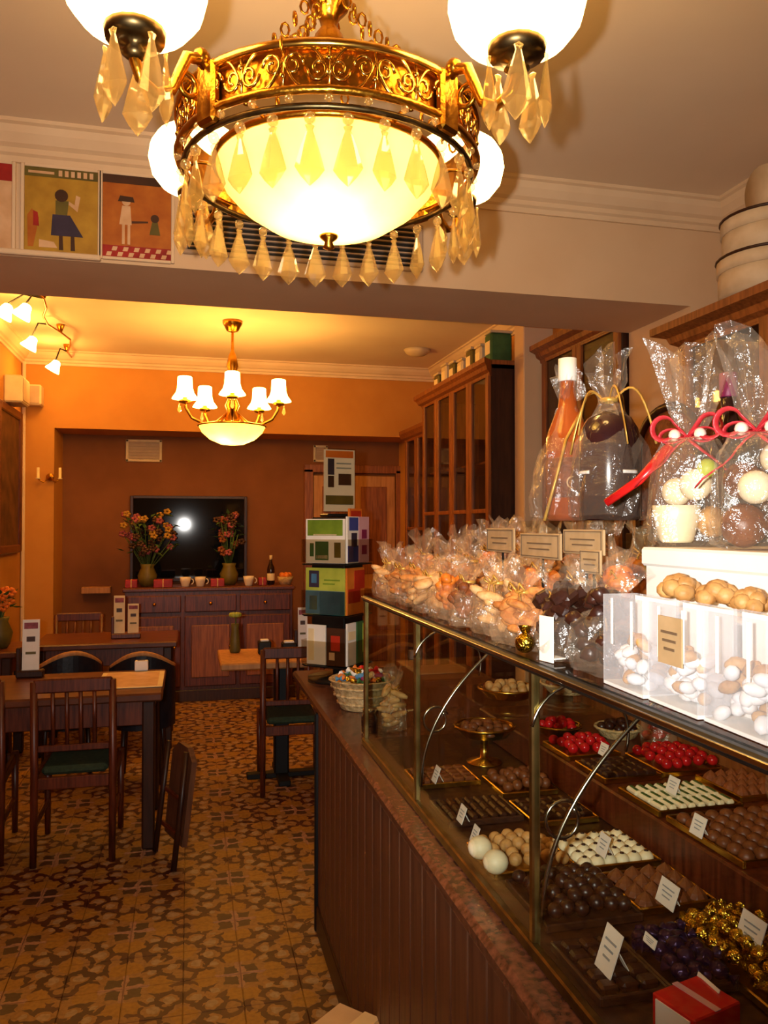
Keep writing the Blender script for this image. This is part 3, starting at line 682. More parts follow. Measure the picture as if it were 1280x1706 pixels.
def bottle(name, label, x, y, z, h, r, mat, cap='foil_gold', lab='cream_paper', neck=.62):
    o = thing(name, label, 'bottle', (x, y, z))
    MB().lathe([(r * .9, 0), (r, .008), (r, h * .50), (r * .9, h * neck * .95), (r * .45, h * (neck + .12)), (r * .36, h * .80), (r * .36, h * .9)], 22).build('body', mat, o)
    MB().lathe([(r * .40, h * .86), (r * .42, h * .865), (r * .42, h), (0, h)], 18).build('cap', cap, o)
    if lab: MB().lathe([(r * 1.01, h * .14), (r * 1.015, h * .142), (r * 1.015, h * .38), (r * 1.01, h * .382)], 22, cap=False).build('paper_label', lab, o)
    return o
bottle('bottle', 'dark bottle standing at the end of the sideboard', .74, 7.45, SH + .003, .27, .035, 'bottle_dark', 'cream_plastic')
bk_ = thing('fruit_basket', 'small wicker basket of orange fruit at the sideboard end', 'basket', (.87, 7.42, SH + .003))
MB().lathe([(.05, 0), (.065, .04), (.075, .075), (.068, .07), (.05, .01)], 16).build('basket', 'wicker', bk_)
for i in range(5):
    a = i * 1.257; MB().ball((.035 * math.cos(a), .035 * math.sin(a), .085), .028, 8, 6).build('fruit', 'orange_sweet', bk_)
# vents, sconce, small shelf, wall boxes
for (xa, ya, xb, yb_, lb) in ((210, 732, 270, 770, 'rectangular cream wall vent high on the recess wall'), (522, 742, 546, 770, 'small cream wall vent above the recess door')):
    a = onY(xa, ya, YN); b = onY(xb, yb_, YN); v = thing('wall_vent', lb, 'vent', ((a.x + b.x) / 2, YN, (a.z + b.z) / 2)); W = b.x - a.x; H = a.z - b.z
    B('plate', 'vent_grey', (0, -.008, 0), (W - .03, .014, H - .03), v)
    for s_ in (-1, 1): B('frame', 'cream_plastic', (s_ * (W / 2 - .012), -.012, 0), (.025, .024, H), v); B('frame', 'cream_plastic', (0, -.012, s_ * (H / 2 - .012)), (W, .024, .025), v)
    for i in range(6): B('louvre', 'vent_grey', (0, -.018, -H * .35 + i * H * .14), (W - .06, .012, .008), v, bev=.001)
p = onY(100, 795, 7.58)
sc_ = thing('wall_sconce', 'brass wall sconce with two candle tubes at the recess edge', 'sconce', (ox0 - .03, YB, p.z))
MB().lathe([(.0, 0), (.03, .004), (.035, .012), (.03, .018)], 14, R(PI / 2, 'X')).build('plate', 'brass', sc_)
for s_ in (-1, 1):
    a_ = MB().tube([(0, -.015, 0), (s_ * .05, -.06, -.05), (s_ * .09, -.07, -.02)], .007, 6).build('arm', 'brass', sc_); MB().lathe([(.02, -.02), (.02, -.012), (.012, -.012), (.012, .08), (0, .082)], 10, T(s_ * .09, -.07, 0)).build('candle', 'cream_paper', a_)
B('wall_shelf', 'wood_pale', (0, -.06, 0), (.26, .12, .06), None, loc=(onY(162, 982, YN).x, YN - .001, onY(162, 982, YN).z)); tag(bpy.data.objects['wall_shelf'], 'small pale wooden wall shelf on the recess wall above the far chairs', 'shelf')
for i, (nm, lc, dm_) in enumerate((('loudspeaker', (-1.335, YB - .071, 2.69), (.155, .14, .18)), ('loudspeaker', (XL + .071, 7.02, 2.645), (.14, .30, .22)))):
    o = thing(nm, ('cream loudspeaker box in the corner of the back wall', 'cream box on the side wall above the dark painting')[i], ('loudspeaker', 'wall box')[i], lc)
    B('cabinet', 'cream_plastic', (0, 0, 0), dm_, o, bev=.012)
    if i == 0: B('grille', 'vent_grey', (0, -.072, 0), (.125, .006, .15), o)
    else: B('grille', 'vent_grey', (.072, 0, 0), (.006, .26, .18), o)
pt_ = thing('framed_painting', 'tall dark framed painting on the side wall near the back corner', 'painting', (XL, 7.0, 1.92))
B('canvas', 'painting', (.016, 0, 0), (.016, .74, 1.06), pt_, bev=0)
for s_ in (-1, 1): B('frame', 'wood_red', (.022, s_ * .40, 0), (.04, .07, 1.20), pt_, bev=.01); B('frame', 'wood_red', (.022, 0, s_ * .565), (.04, .74, .07), pt_, bev=.01)
# door in the recess
dr_ = struct(thing('door_1', 'x', 'x', (1.66, YN, 0)))
for k in ('label', 'category'): del dr_[k]
B('leaf', 'wood_pale', (0, -.018, 1.03), (.86, .036, 2.06), dr_)
for s_ in (-1, 1): B('jamb', 'wood_cabinet', (s_ * .48, -.03, 1.06), (.09, .06, 2.12), dr_)
B('head', 'wood_cabinet', (0, -.03, 2.13), (1.05, .06, .08), dr_)
for s_ in (-1, 1):
    for z, h in ((1.5, .9), (.5, .7)): B('panel', 'wood_cabinet', (s_ * .2, -.04, z), (.28, .012, h), dr_, bev=.005)
MB().ball((-.38, -.06, 1.02), .026, 10, 6).build('door_knob', 'brass', dr_)

# ------------------------------------------------------------------ tables and chairs
def chair(label, group):
    c = thing('dining_chair', label, 'chair', group=group); W, D, SZ, H = .34, .40, .41, .84
    for s_ in (-1, 1):
        MB().tube([(s_ * W / 2, -.02, 0), (s_ * W / 2, 0, SZ), (s_ * W / 2, -.035, H)], [.015, .018, .016], 8).build('back_leg', 'wood_red', c)
        MB().tube([(s_ * (W / 2 + .005), D, 0), (s_ * (W / 2 + .005), D - .01, SZ)], [.014, .018], 8).build('front_leg', 'wood_red', c)
        B('side_rail', 'wood_red', (s_ * W / 2, D / 2, SZ - .035), (.022, D - .03, .05), c); B('stretcher', 'wood_red', (s_ * W / 2, D / 2, .17), (.016, D - .03, .022), c)
    for y in (.0, D - .01): B('seat_rail', 'wood_red', (0, y, SZ - .04), (W - .03, .022, .055), c)
    B('seat', 'green_fabric', (0, D / 2 - .003, SZ + .008), (W - .05, D - .05, .04), c, bev=.014)
    B('top_rail', 'wood_red', (0, -.033, H - .02), (W, .022, .065), c, bev=.007); B('lower_rail', 'wood_red', (0, -.006, SZ + .12), (W - .03, .018, .03), c)
    for i in range(4): MB().tube([(-.09 + i * .06, -.006, SZ + .125), (-.09 + i * .06, -.032, H - .04)], .009, 6, flat=.6).build('back_slat', 'wood_red', c)
    return c
ch0 = chair('red brown slat back chair with green seat, centred at the near table', None)
ch0.location = (-.51, 3.93, 0); ch0['label'] = 'red brown slat back chair before the paper placemat of the near table'
dup(ch0, (-1.0, 3.98, 0), .06, 'red brown slat back chair before the tall menu card of the near table')
dup(ch0, (.585, 4.62, 0), -.05, 'red brown slat back chair with green seat drawn up to the table beside the counter')
dup(ch0, (-.85, 6.75, 0), PI, 'red brown slat back chair on the far side of the table with two cards')
def table(label, x, y, W, D, mat='wood_table', col=False):
    t = thing('cafe_table', label, 'table', (x, y, 0)); H = .75
    B('top', mat, (0, 0, H - .02), (W, D, .04), t, bev=.008)
    if col:
        B('column', 'black', (0, 0, .37), (.09, .09, .70), t, bev=.01); B('foot', 'black', (0, 0, .015), (.42, .07, .03), t); B('foot', 'black', (0, 0, .0155), (.07, .42, .03), t)
    else:
        for s_ in (-1, 1): B('apron', 'wood_red', (0, s_ * (D / 2 - .06), H - .10), (W - .14, .022, .12), t); B('apron', 'wood_red', (s_ * (W / 2 - .06), 0, H - .10), (.022, D - .14, .12), t)
        for sx in (-1, 1):
            for sy in (-1, 1): MB().box((sx * (W / 2 - .065), sy * (D / 2 - .06), .355), (.06, .06, .71), bev=.008).build('leg', 'wood_dark', t)
    return t
table('large red brown table with a paper placemat and tall menu card', -.77, 4.30, 1.30, .66)
table('far red brown table with two menu cards in a holder', -.55, 6.02, .95, .62)
table('small table on a black column beside the counter with a yellow vase', .56, 4.98, .76, .56, 'wood_pale', True)
table('narrow table along the side wall holding a potted plant', -1.24, 5.72, .36, .50)
o = thing('placemat', 'cream paper placemat lying on the near table', 'placemat', (-.285, 4.33, .7515)); B('sheet', 'cream_paper', (0, 0, .002), (.32, .44, .003), o, bev=.001); B('border_print', 'art_cream', (0, 0, .0038), (.27, .39, .0008), o, bev=0)
o = thing('sugar_box', 'tiny white sugar box at the far edge of the near table', 'box', (-.25, 4.585, .7515)); B('body', 'white_paper', (0, 0, .03), (.07, .04, .055), o, bev=.004); B('slot', 'ink', (0, 0, .058), (.04, .008, .002), o, bev=0)
def menu(label, x, y, z, h, wd, n=1, base='wood_dark', rz=0):
    o = thing('menu_holder', label, 'menu', (x, y, z), rz); B('base', base, (0, 0, .018), (wd * n + .05, .07, .036), o, bev=.006)
    for i in range(n):
        xo = (i - (n - 1) / 2) * (wd + .02); hh = h * (1 - .22 * i)
        c = MB().box((0, 0, hh / 2), (wd, .006, hh), T(xo, 0, .03) @ R(-.06, 'X'), bev=.001).build('card', 'white_paper' if n == 1 else 'cream_paper', o)
        for k, (m_, zz, sz) in enumerate((('art_brown', .62, .10), ('flower_pink', .88, .12), ('art_olive', .35, .05))): MB().box((0, -.004, hh * zz), (wd * (.5, .8, .6)[k], .002, hh * sz), T(xo, 0, .03) @ R(-.06, 'X')).build('print_block', m_, c)
    B('clip', base, (-(wd * n) / 2 - .016, 0, h * .30), (.02, .04, h * .55), o); return o
menu('tall white menu card in dark holder on the near table', -.81, 4.55, .7515, .27, .085)
menu('two cream cards in dark red holder on the far table', -.43, 5.95, .7515, .27, .075, 2, 'wood_red')
menu('slim pale menu card on the table beside the counter', .70, 5.02, .7515, .25, .06)
v = thing('vase', 'yellow green glass vase with a yellow bloom on the table beside the counter', 'vase', (.285, 5.12, .7515)); MB().lathe([(.03, 0), (.034, .01), (.03, .08), (.022, .15), (.026, .18)], 14).build('body', 'art_olive', v)
MB().tube([(0, 0, .12), (.004, 0, .22)], .004, 5).build('stem', 'leaf', v)
for q in range(6):
    a = q * PI / 3; MB().ball((.022 * math.cos(a), .016 * math.sin(a), .235), (.02, .018, .016), 7, 5).build('petal', 'print_lime', v)
for i, (x, y, w_) in enumerate(((.46, 5.02, .05), (.60, 4.92, .06), (.82, 5.05, .05))):
    o = thing('napkin_dispenser', 'small napkin dispenser on the table beside the counter', 'napkins', (x, y, .7515), group='napkin dispensers'); B('body', 'dark_metal', (0, 0, .04), (w_ + .03, .07, .08), o, bev=.006); B('napkins', 'white_paper', (0, 0, .05), (w_, .05, .08), o, bev=.003)
def tub(label, x, y, rz):
    o = thing('tub_chair', label, 'chair', (x, y, 0), rz); vs = []; fs = []; n = 18
    for i in range(n + 1):
        a = PI + .25 + (PI - .5) * i / n; dip = .10 * abs(math.cos(a)) ** 2
        for r, z in ((.20, .34), (.20, .78 - dip), (.17, .78 - dip), (.17, .34)): vs.append((r * math.cos(a), r * math.sin(a), z))
    for i in range(n):
        for k in range(4): fs.append((i * 4 + k, i * 4 + (k + 1) % 4, i * 4 + 4 + (k + 1) % 4, i * 4 + 4 + k))
    fs += [(0, 1, 2, 3), (n * 4, n * 4 + 1, n * 4 + 2, n * 4 + 3)]
    MB().add(vs, fs).build('backrest', 'black_leather', o)
    MB().tube([(.185 * math.cos(a), .185 * math.sin(a), .79 - .10 * abs(math.cos(a)) ** 2) for a in [PI + .25 + (PI - .5) * i / n for i in range(n + 1)]], .017, 6).build('top_rail', 'wood_pale', o)
    MB().lathe([(.17, .38), (.19, .39), (.19, .43), (.17, .45), (0, .455)], 20).build('seat', 'black_leather', o)
    for a in (.8, 2.3, 4.0, 5.4): MB().tube([(.15 * math.cos(a), .15 * math.sin(a), .39), (.18 * math.cos(a), .18 * math.sin(a), 0)], [.016, .012], 6).build('leg', 'wood_dark', o)
tub('black rounded tub chair with pale top rail behind the placemat', -.27, 5.12, 0); tub('black rounded tub chair between the tables, beside another tub chair', -.72, 5.22, .3)
st = thing('folding_stool', 'thin dark folded stool leaning by the near table leg', 'stool', (-.105, 3.84, 0), .35)
for y in (-.13, .13): MB().tube([(.0, y, .008), (.06, y * .92, .52)], .014, 6, flat=1.4).build('leg', 'wood_dark', st)
MB().prism([(-.12, .10), (.12, .10), (.13, .48), (.06, .53), (-.06, .53), (-.13, .48)], .03, .055, 'x', R(.11, 'Y')).build('folded_seat', 'wood_panel', st)
for z in (.14, .30): B('cross_bar', 'wood_red', (.02 + z * .08, 0, z), (.018, .24, .022), st)
pl = flowers('potted_plant', 'small green potted plant with orange blossoms on the narrow wall table', -1.20, 5.66, .7515, .40, .10, ['orange_sweet'], 34, 9); pl['category'] = 'plant'
o = thing('floor_box', 'pale beige carton standing on the floor by the counter plinth', 'box', (0, 0, 0), .72); fb = onZ(572, 1667, .26); o.location = (fb.x - .02, fb.y - .155, 0); B('carton', 'beige_card', (0, 0, .13), (.22, .22, .26), o, bev=.006); B('tape', 'cream_paper', (0, 0, .261), (.22, .05, .002), o, bev=0)

# ------------------------------------------------------------------ leaflet rack and basket on the worktop
RKX, RKY, RKA = .635, 3.46, -.72
rk = thing('leaflet_rack', 'clear four sided leaflet rack on the granite worktop', 'leaflet rack', (RKX, RKY, WZ), RKA)
MB().lathe([(.13, 0), (.13, .015), (.02, .022), (.02, .06)], 24).build('base', 'dark_metal', rk)
RW = .105
B('core', 'dark_metal', (0, 0, .385), (.165, .165, .65), rk)
tiers = (.06, .275, .495)
for z in tiers:
    for k in range(4):
        MB().box((0, -.118, .07), (.215, .003, .10), R(k * PI / 2) @ T(0, 0, z)).build('pocket', 'cabinet_glass', rk); MB().box((0, -.102, .012), (.20, .033, .006), R(k * PI / 2) @ T(0, 0, z)).build('pocket_floor', 'dark_metal', rk)
def leaflet(face, tier, u, wd, h, base, label, blocks):
    """a leaflet leaning in a pocket; blocks = printed patches (x, z, w, h in fractions, colour)"""
    M = T(RKX, RKY, WZ) @ R(RKA) @ R(face * PI / 2) @ T(u, -.1, tiers[tier] + .018)
    o = thing('leaflet', label, 'leaflet', M.translation, RKA + face * PI / 2)
    B('sheet', base, (0, 0, h / 2), (wd, .009, h), o, bev=.001)
    for x, z, w_, h_, m_ in blocks: B('print_block', m_, ((x - .5) * wd, -.0052, z * h), (w_ * wd, .0016, h_ * h), o, bev=0)
leaflet(0, 2, 0, .195, .19, 'white_paper', 'wide green and white leaflet in the upper pocket of the rack', [(.5, .80, .9, .36, 'print_green'), (.5, .64, .6, .03, 'cream_paper'), (.42, .28, .34, .42, 'print_darkgreen'), (.16, .3, .1, .3, 'print_darkgreen'), (.82, .3, .16, .34, 'art_olive'), (.42, .14, .3, .08, 'cream_paper')])
leaflet(0, 1, 0, .195, .20, 'print_lime', 'lime leaflet with a blue globe and teal block in the middle pocket', [(.5, .26, 1, .5, 'print_sky'), (.68, .25, .62, .5, 'print_teal'), (.2, .25, .2, .3, 'print_lime'), (.22, .76, .26, .36, 'art_navy'), (.22, .77, .14, .2, 'print_sky'), (.68, .74, .4, .03, 'print_green'), (.6, .66, .3, .03, 'print_green')])
leaflet(0, 0, -.045, .095, .17, 'white_paper', 'plain white leaflet in the lowest pocket of the rack', [(.25, .5, .3, .8, 'cream_paper')])
leaflet(0, 0, .053, .09, .16, 'art_brown', 'brown leaflet beside the plain white one in the lowest pocket', [(.5, .6, .5, .4, 'print_red'), (.3, .25, .3, .2, 'art_cream')])
leaflet(1, 2, -.045, .095, .20, 'white_paper', 'blue and white leaflet in the upper side pocket of the rack', [(.55, .84, .8, .28, 'print_blue'), (.6, .5, .5, .3, 'art_navy'), (.5, .2, .95, .35, 'print_blue'), (.4, .2, .5, .2, 'print_sky')])
leaflet(1, 2, .053, .09, .20, 'pink', 'pink leaflet with magenta squares in the upper side pocket', [(.5, .62, .5, .2, 'print_magenta'), (.5, .28, .5, .2, 'print_magenta')])
leaflet(1, 1, -.02, .15, .20, 'print_orange', 'orange and red leaflet in the middle side pocket of the rack', [(.7, .74, .6, .4, 'print_red'), (.4, .4, .7, .3, 'print_red'), (.4, .14, .5, .2, 'print_orange')])
leaflet(1, 0, -.055, .075, .18, 'white_paper', 'narrow white leaflet in the lowest side pocket of the rack', [(.5, .7, .8, .2, 'cream_paper')])
leaflet(1, 0, .035, .085, .18, 'print_darkgreen', 'dark green and lime leaflet in the lowest side pocket', [(.75, .6, .4, .7, 'print_lime')])
leaflet(1, 2, .0, .11, .235, 'print_orange', 'orange topped leaflet standing behind the blue one', [(.5, .9, .8, .12, 'print_red')])
bpy.data.objects['leaflet.009'].location = T(RKX, RKY, WZ) @ R(RKA) @ R(PI / 2) @ Vector((.0, -.088, tiers[2] + .018))
sg = thing('sign_holder', 'upright sign holder with white and orange poster on top of the leaflet rack', 'sign', (RKX, RKY, WZ + .711), .2)
B('foot', 'dark_metal', (0, 0, .008), (.13, .10, .014), sg); B('sheet', 'white_paper', (0, -.02, .16), (.145, .006, .27), sg, bev=.001); B('cover', 'cabinet_glass', (0, -.026, .16), (.15, .002, .28), sg, bev=0)
for x, z, w_, h_, m_ in ((0, .275, .13, .03, 'print_orange'), (-.04, .22, .03, .07, 'art_navy'), (.025, .165, .06, .05, 'art_brown'), (0, .075, .13, .04, 'art_olive'), (-.04, .155, .028, .05, 'art_brown'), (.02, .235, .07, .006, 'grey_ink'), (.02, .215, .07, .006, 'grey_ink')): B('print_block', m_, (x, -.0236, z), (w_, .0016, h_), sg, bev=0)
bs = thing('sweet_basket', 'pale wicker basket filled with wrapped sweets on the granite worktop', 'basket', (.625, 2.90, WZ + .001))
MB().lathe([(.075, 0), (.08, .004), (.098, .05), (.118, .105), (.125, .108), (.12, .112), (.112, .10), (.09, .045), (.07, .008)], 28).build('bowl', 'wicker', bs)
for z, r in ((.025, .088), (.055, .101), (.085, .112)): MB().tube([((r + .003 * (-1) ** i) * math.cos(i * PI / 20), (r + .003 * (-1) ** i) * math.sin(i * PI / 20), z) for i in range(40)], .005, 5, True).build('weave', 'wicker', bs)
rnd = random.Random(4); swm = {}
for i, m_ in enumerate(('print_orange', 'print_darkgreen', 'red_gloss', 'white_paper', 'print_sky', 'foil_gold', 'print_magenta')):
    s = MB(); s.ball((0, 0, 0), (.022, .013, .012), 8, 5); s.lathe([(.002, .018), (.012, .034)], 6, R(PI / 2, 'Y'), cap=False); s.lathe([(.002, -.018), (.012, -.034)], 6, R(PI / 2, 'Y'), cap=False); swm[m_] = s.mesh('wrapped_sweet', m_)
nm_ = {'print_orange': 'orange', 'print_darkgreen': 'green', 'red_gloss': 'red', 'white_paper': 'white', 'print_sky': 'blue', 'foil_gold': 'gold', 'print_magenta': 'magenta'}
for i in range(34):
    a = rnd.uniform(0, 2 * PI); r = .088 * math.sqrt(rnd.random()); m_ = list(swm)[i % 7]
    tag(place(swm[m_], 'wrapped_sweet', None, (.625 + r * math.cos(a), 2.90 + r * math.sin(a), WZ + .10 + .035 * (1 - r / .09) + rnd.uniform(0, .012)), (rnd.uniform(-.5, .5), rnd.uniform(-.5, .5), rnd.uniform(0, 6))), '%s wrapped sweet in the wicker basket' % nm_[m_], 'sweet', 'sweets in the wicker basket')

# ------------------------------------------------------------------ cellophane bags on the case
def film_mesh(h, wd, dp, seed, neck=.66, flare=.75, mat='film', nu=22):
    rnd = random.Random(seed); m = MB(); vs = []; fs = []
    prof = [(0, .80), (.03, .97), (.15, 1.04), (.32, 1.0), (.46, .88), (.56, .62), (neck - .03, .30), (neck, .20), (neck + .03, .22), (neck + .12, .42), (.93, flare * .85), (1, flare)]
    ph = [rnd.uniform(0, 6) for _ in range(6)]
    for k, (t, q) in enumerate(prof):
        for i in range(nu):
            a = 2 * PI * i / nu; c, s_ = math.cos(a), math.sin(a); e = .62
            x = math.copysign(abs(c) ** e, c) * wd / 2; y = math.copysign(abs(s_) ** e, s_) * dp / 2
            rip = 1 + (.05 * math.sin(3 * a + ph[0] + t * 5) + .05 * math.sin(5 * a + ph[1] - t * 7)) + (t > neck) * (.30 * math.sin(4 * a + ph[2]) * (t - neck) / (1 - neck) + .16 * math.sin(7 * a + ph[3]))
            vs.append((x * q * rip + rnd.uniform(-1, 1) * .0055, y * q * rip + rnd.uniform(-1, 1) * .0055, h * t * (1 + (t > .9) * .09 * math.sin(3 * a + ph[4])) + rnd.uniform(-1, 1) * .003 * (t > .02)))
    for k in range(len(prof) - 1):
        for i in range(nu): j = (i + 1) % nu; fs.append((k * nu + i, k * nu + j, (k + 1) * nu + j, (k + 1) * nu + i))
    fs.append(tuple(range(nu))[::-1]); m.add(vs, fs, None, False); return m.mesh('film', mat)
def biscuit_mesh(kind, mat):
    m = MB()
    if kind == 'round': m.lathe([(.0, 0), (.021, 0), (.025, .004), (.024, .010), (.014, .014), (0, .015)], 12)
    elif kind == 'finger': m.ball((0, 0, .008), (.034, .013, .010), 9, 5)
    elif kind == 'nugget': m.ball((0, 0, .010), (.017, .014, .013), 7, 5); m.v = [(x + .003 * math.sin(40 * y + 300 * z), y, z) for x, y, z in m.v]
    else: m.box((0, 0, .012), (.034, .03, .022), bev=.005)
    return m.mesh('biscuit', mat)
def make_bag(label, h, wd, dp, kind, mat, n, seed, tie='gold_ribbon', card=False, group='cellophane bags on the glass case', fill=.5):
    rnd = random.Random(seed); o = thing('cellophane_bag', label, 'bag', group=group)
    place(film_mesh(h, wd, dp, seed, mat='film' if mat == 'choc_dark' else 'film_warm'), 'film', o)
    bmh = biscuit_mesh(kind, mat)
    for i in range(n):
        z = .004 + h * fill * (i / n); sc_ = .82 if z > h * .4 else 1
        place(bmh, 'biscuit', o, (rnd.uniform(-.34, .34) * wd * sc_, rnd.uniform(-.32, .32) * dp * sc_, z + .014), (rnd.uniform(-.6, .6), rnd.uniform(-.6, .6), rnd.uniform(0, 6)))
    zt = h * .66; s = MB(); s.tube([(wd * .13 * math.cos(a * PI / 6), dp * .14 * math.sin(a * PI / 6), zt) for a in range(12)], .004, 5, True)
    for q in (-1, 1): s.tube([(0, -dp * .13, zt), (q * .016, -dp * .16 - .004, zt + .016), (q * .026, -dp * .16, zt + .004), (q * .008, -dp * .14, zt - .002), (q * .02, -dp * .17, zt - .04)], .0025, 4)
    s.build('tie', tie, o)
    if card: B('card', 'white_paper', (.0, -dp * .5 - .004, h * .25), (wd * .5, .002, h * .32), o, bev=0)
    return o
GT = GZ1 + .009
rnd = random.Random(21)
kinds = [('golden round biscuits', 'round', 'biscuit', 18), ('pale almond biscuits', 'finger', 'biscuit_pale', 18), ('brown nut biscuits', 'nugget', 'biscuit_brown', 24), ('orange sweets', 'nugget', 'orange_sweet', 24), ('pale round biscuits', 'round', 'biscuit_pale', 18), ('golden fingers', 'finger', 'biscuit', 16)]
protos = {}
def bag_at(x, y, h, k, row):
    nm, kd, mt, n = kinds[k]; lab = 'cellophane bag of %s in the %s row on the glass case' % (nm, row)
    if (k, row) not in protos:
        o = make_bag(lab, h, .112, .088, kd, mt, n, 31 + k * 7 + len(row), card=False); protos[(k, row)] = (o, h); o.location = (x, y, GT); o.rotation_euler = (0, 0, -PI / 2 + rnd.uniform(-.2, .2))
    else:
        p, ph = protos[(k, row)]; dup(p, (x, y, GT), -PI / 2 + rnd.uniform(-.22, .22), lab, 'cellophane bags on the glass case', sc=(rnd.uniform(.94, 1.04), rnd.uniform(.94, 1.04), h / ph * rnd.uniform(.94, 1.06)))
for i in range(8): bag_at(.593 + rnd.uniform(-.006, .006), 2.34 - i * .140, .135 + .03 * rnd.random(), (i * 5 + 1) % 6 if i != 6 else 1, 'front')
for i in range(8): bag_at(.714 + rnd.uniform(-.012, .012), 2.36 - i * .142, .165 + .03 * rnd.random(), (i * 7 + 3) % 6, 'middle')
for i in [0, 1, 2, 3]: bag_at(.845 + rnd.uniform(-.015, .015), 2.37 - i * .145, .20 + .035 * rnd.random(), (i * 5 + 4) % 6, 'rear')
for i in range(6): bag_at(.985 + rnd.uniform(-.015, .015), 2.36 - i * .15, .215 + .035 * rnd.random(), (i * 5 + 2) % 6, 'rearmost')
o = make_bag('dark cellophane bag of dark chocolate pieces at the case edge', .135, .13, .085, 'square', 'choc_dark', 30, 77, fill=.62); o.location = (.600, 1.21, GT); o.rotation_euler = (0, 0, -PI / 2 - .1)
o = make_bag('dark cellophane bag of chocolate nuggets beside the clear almond bags', .15, .115, .085, 'nugget', 'choc_dark', 34, 78, fill=.60); o.location = (.600, 1.068, GT); o.rotation_euler = (0, 0, -PI / 2 + .15)
o = make_bag('tall cellophane bag of orange slices beside the white carton', .185, .085, .085, 'round', 'orange_sweet', 20, 79, fill=.62); o.location = (.722, 1.255, GT); o.rotation_euler = (0, 0, -PI / 2)
# standing card and gold bell among the bags
q = onX(907, 1100, .548); o = thing('standing_card', 'blank white card standing at the case edge among the bags', 'card', (.552, q.y, GT), -PI / 2 + .2); B('card', 'white_paper', (0, 0, .036), (.035, .002, .072), o, bev=0); B('fold', 'white_paper', (0, .012, .006), (.035, .024, .002), o, bev=0)
q = onX(870, 1080, .548); o = thing('gold_ball', 'small gold foil ball hanging sweet at the case edge', 'sweet', (.553, q.y, GT)); MB().ball((0, 0, .017), .017, 12, 8).build('ball', 'foil_gold', o); MB().lathe([(.004, .032), (.012, .046)], 8, cap=False).build('twist', 'foil_gold', o); o['label'] = 'single gold foil ball at the case edge before the bags'
# price signs on wire stands between the bags
for i, (xa, ya, xb, yb_) in enumerate(((812, 880, 858, 922), (868, 888, 936, 934), (940, 882, 1008, 926), (975, 915, 1010, 958))):
    a = onX(xa, ya, .655); b = onX(xb, yb_, .655); W = math.hypot(a.x - b.x, a.y - b.y); H = (a.z - b.z)
    o = thing('price_sign', ('square kraft price sign with dark border above the bags', 'wide kraft price sign above the bags, between two other signs', 'wide kraft price sign beside the bottle, over the bags', 'small kraft price sign tucked under a wide sign')[i], 'sign', (.655 - .008 * (i == 3), (a.y + b.y) / 2, GT), -PI / 2)
    zc = (a.z + b.z) / 2 - GT
    B('stand', 'dark_metal', (0, .006, zc / 2), (.004, .004, zc), o, bev=0); B('foot', 'dark_metal', (0, .006, .003), (.014, .012, .005), o, bev=.001)
    B('card', 'kraft', (0, 0, zc), (W, .004, H), o, bev=.001)
    for s_ in (-1, 1): B('border', 'ink', (0, -.0028, zc + s_ * H * .42), (W * .92, .001, H * .04), o, bev=0); B('border', 'ink', (s_ * W * .45, -.0028, zc), (H * .04, .001, H * .84), o, bev=0)
    for k in range(2): B('text_line', 'ink', (0, -.0028, zc + H * (.10 - .22 * k)), (W * (.6 - .1 * k), .001, H * .06), o, bev=0)

# ------------------------------------------------------------------ gifts at the near end
rs = thing('glass_riser', 'clear riser shelf above the bags carrying the wrapped bottle', 'riser', (.85, 1.56, GT))
B('shelf', 'pane', (0, 0, .222), (.16, .46, .008), rs, bev=0)
for y in (-.22, .22): B('support', 'pane', (0, y, .109), (.15, .006, .218), rs, bev=0)
RZ = GT + .2265
q = onX(947, 875, .84)
bo = bottle('wine_bottle', 'orange glass bottle with white cap wrapped in cellophane on the riser', .84, q.y, RZ, .37, .05, 'bottle_orange', 'white_box', 'biscuit_brown', .58)
place(film_mesh(.33, .15, .13, 91, neck=.80, flare=.28), 'wrap', bo)
MB().tube([(.02, -.03, .25), (-.03, -.05, .18), (-.05, -.04, .09), (-.075, -.035, .0)], .004, 5).build('gold_cord', 'gold_ribbon', bo)
MB().tube([(-.013 + .013 * math.cos(a * PI / 7), -.0475, .085 + .013 * math.sin(a * PI / 7)) for a in range(14)], .002, 5, True).build('label_ring', 'art_cream', bo)
q = onX(1016, 875, .85)
gb = thing('gift_canister', 'dark plum gift canister in cellophane tied with gold ribbon on the riser', 'gift', (.85, q.y, RZ), -.9)
MB().lathe([(.060, 0), (.062, .004), (.062, .165), (.058, .19), (.045, .212), (.024, .226), (.0, .23)], 32).build('canister', 'box_plum', gb)
for a0 in (-2.5, -.75): MB().tube([(.0625 * math.cos(a0 + .09 * i), .0625 * math.sin(a0 + .09 * i), .098) for i in range(8)], .004, 5, flat=.4).build('painted_highlight', 'white_box', gb)  # reflections across the canister sides, modelled as two short white arcs
place(film_mesh(.335, .15, .15, 95, neck=.74, flare=.45), 'wrap', gb)
s = MB(); zt = .25
s.tube([(.014 * math.cos(a * PI / 5), .014 * math.sin(a * PI / 5), zt) for a in range(10)], .006, 5, True)
for q_, l in ((-.2, 1), (1.3, .9), (2.6, 1.1), (4.0, .8), (5.2, 1.05)):
    s.tube([((.012 + .085 * l * t ** .8) * math.cos(q_ + .25 * t), (.012 + .085 * l * t ** .8) * math.sin(q_ + .25 * t), zt + .05 * l * math.sin(t * 2.4) - .13 * l * t * t) for t in [i / 10 for i in range(11)]], .0028, 5, flat=.45)
s.build('gold_ribbon', 'gold_ribbon', gb)
wbx = thing('white_carton', 'bright white carton under the two bowed gift bags', 'carton', (.84, .93, GT)); CZ = .178
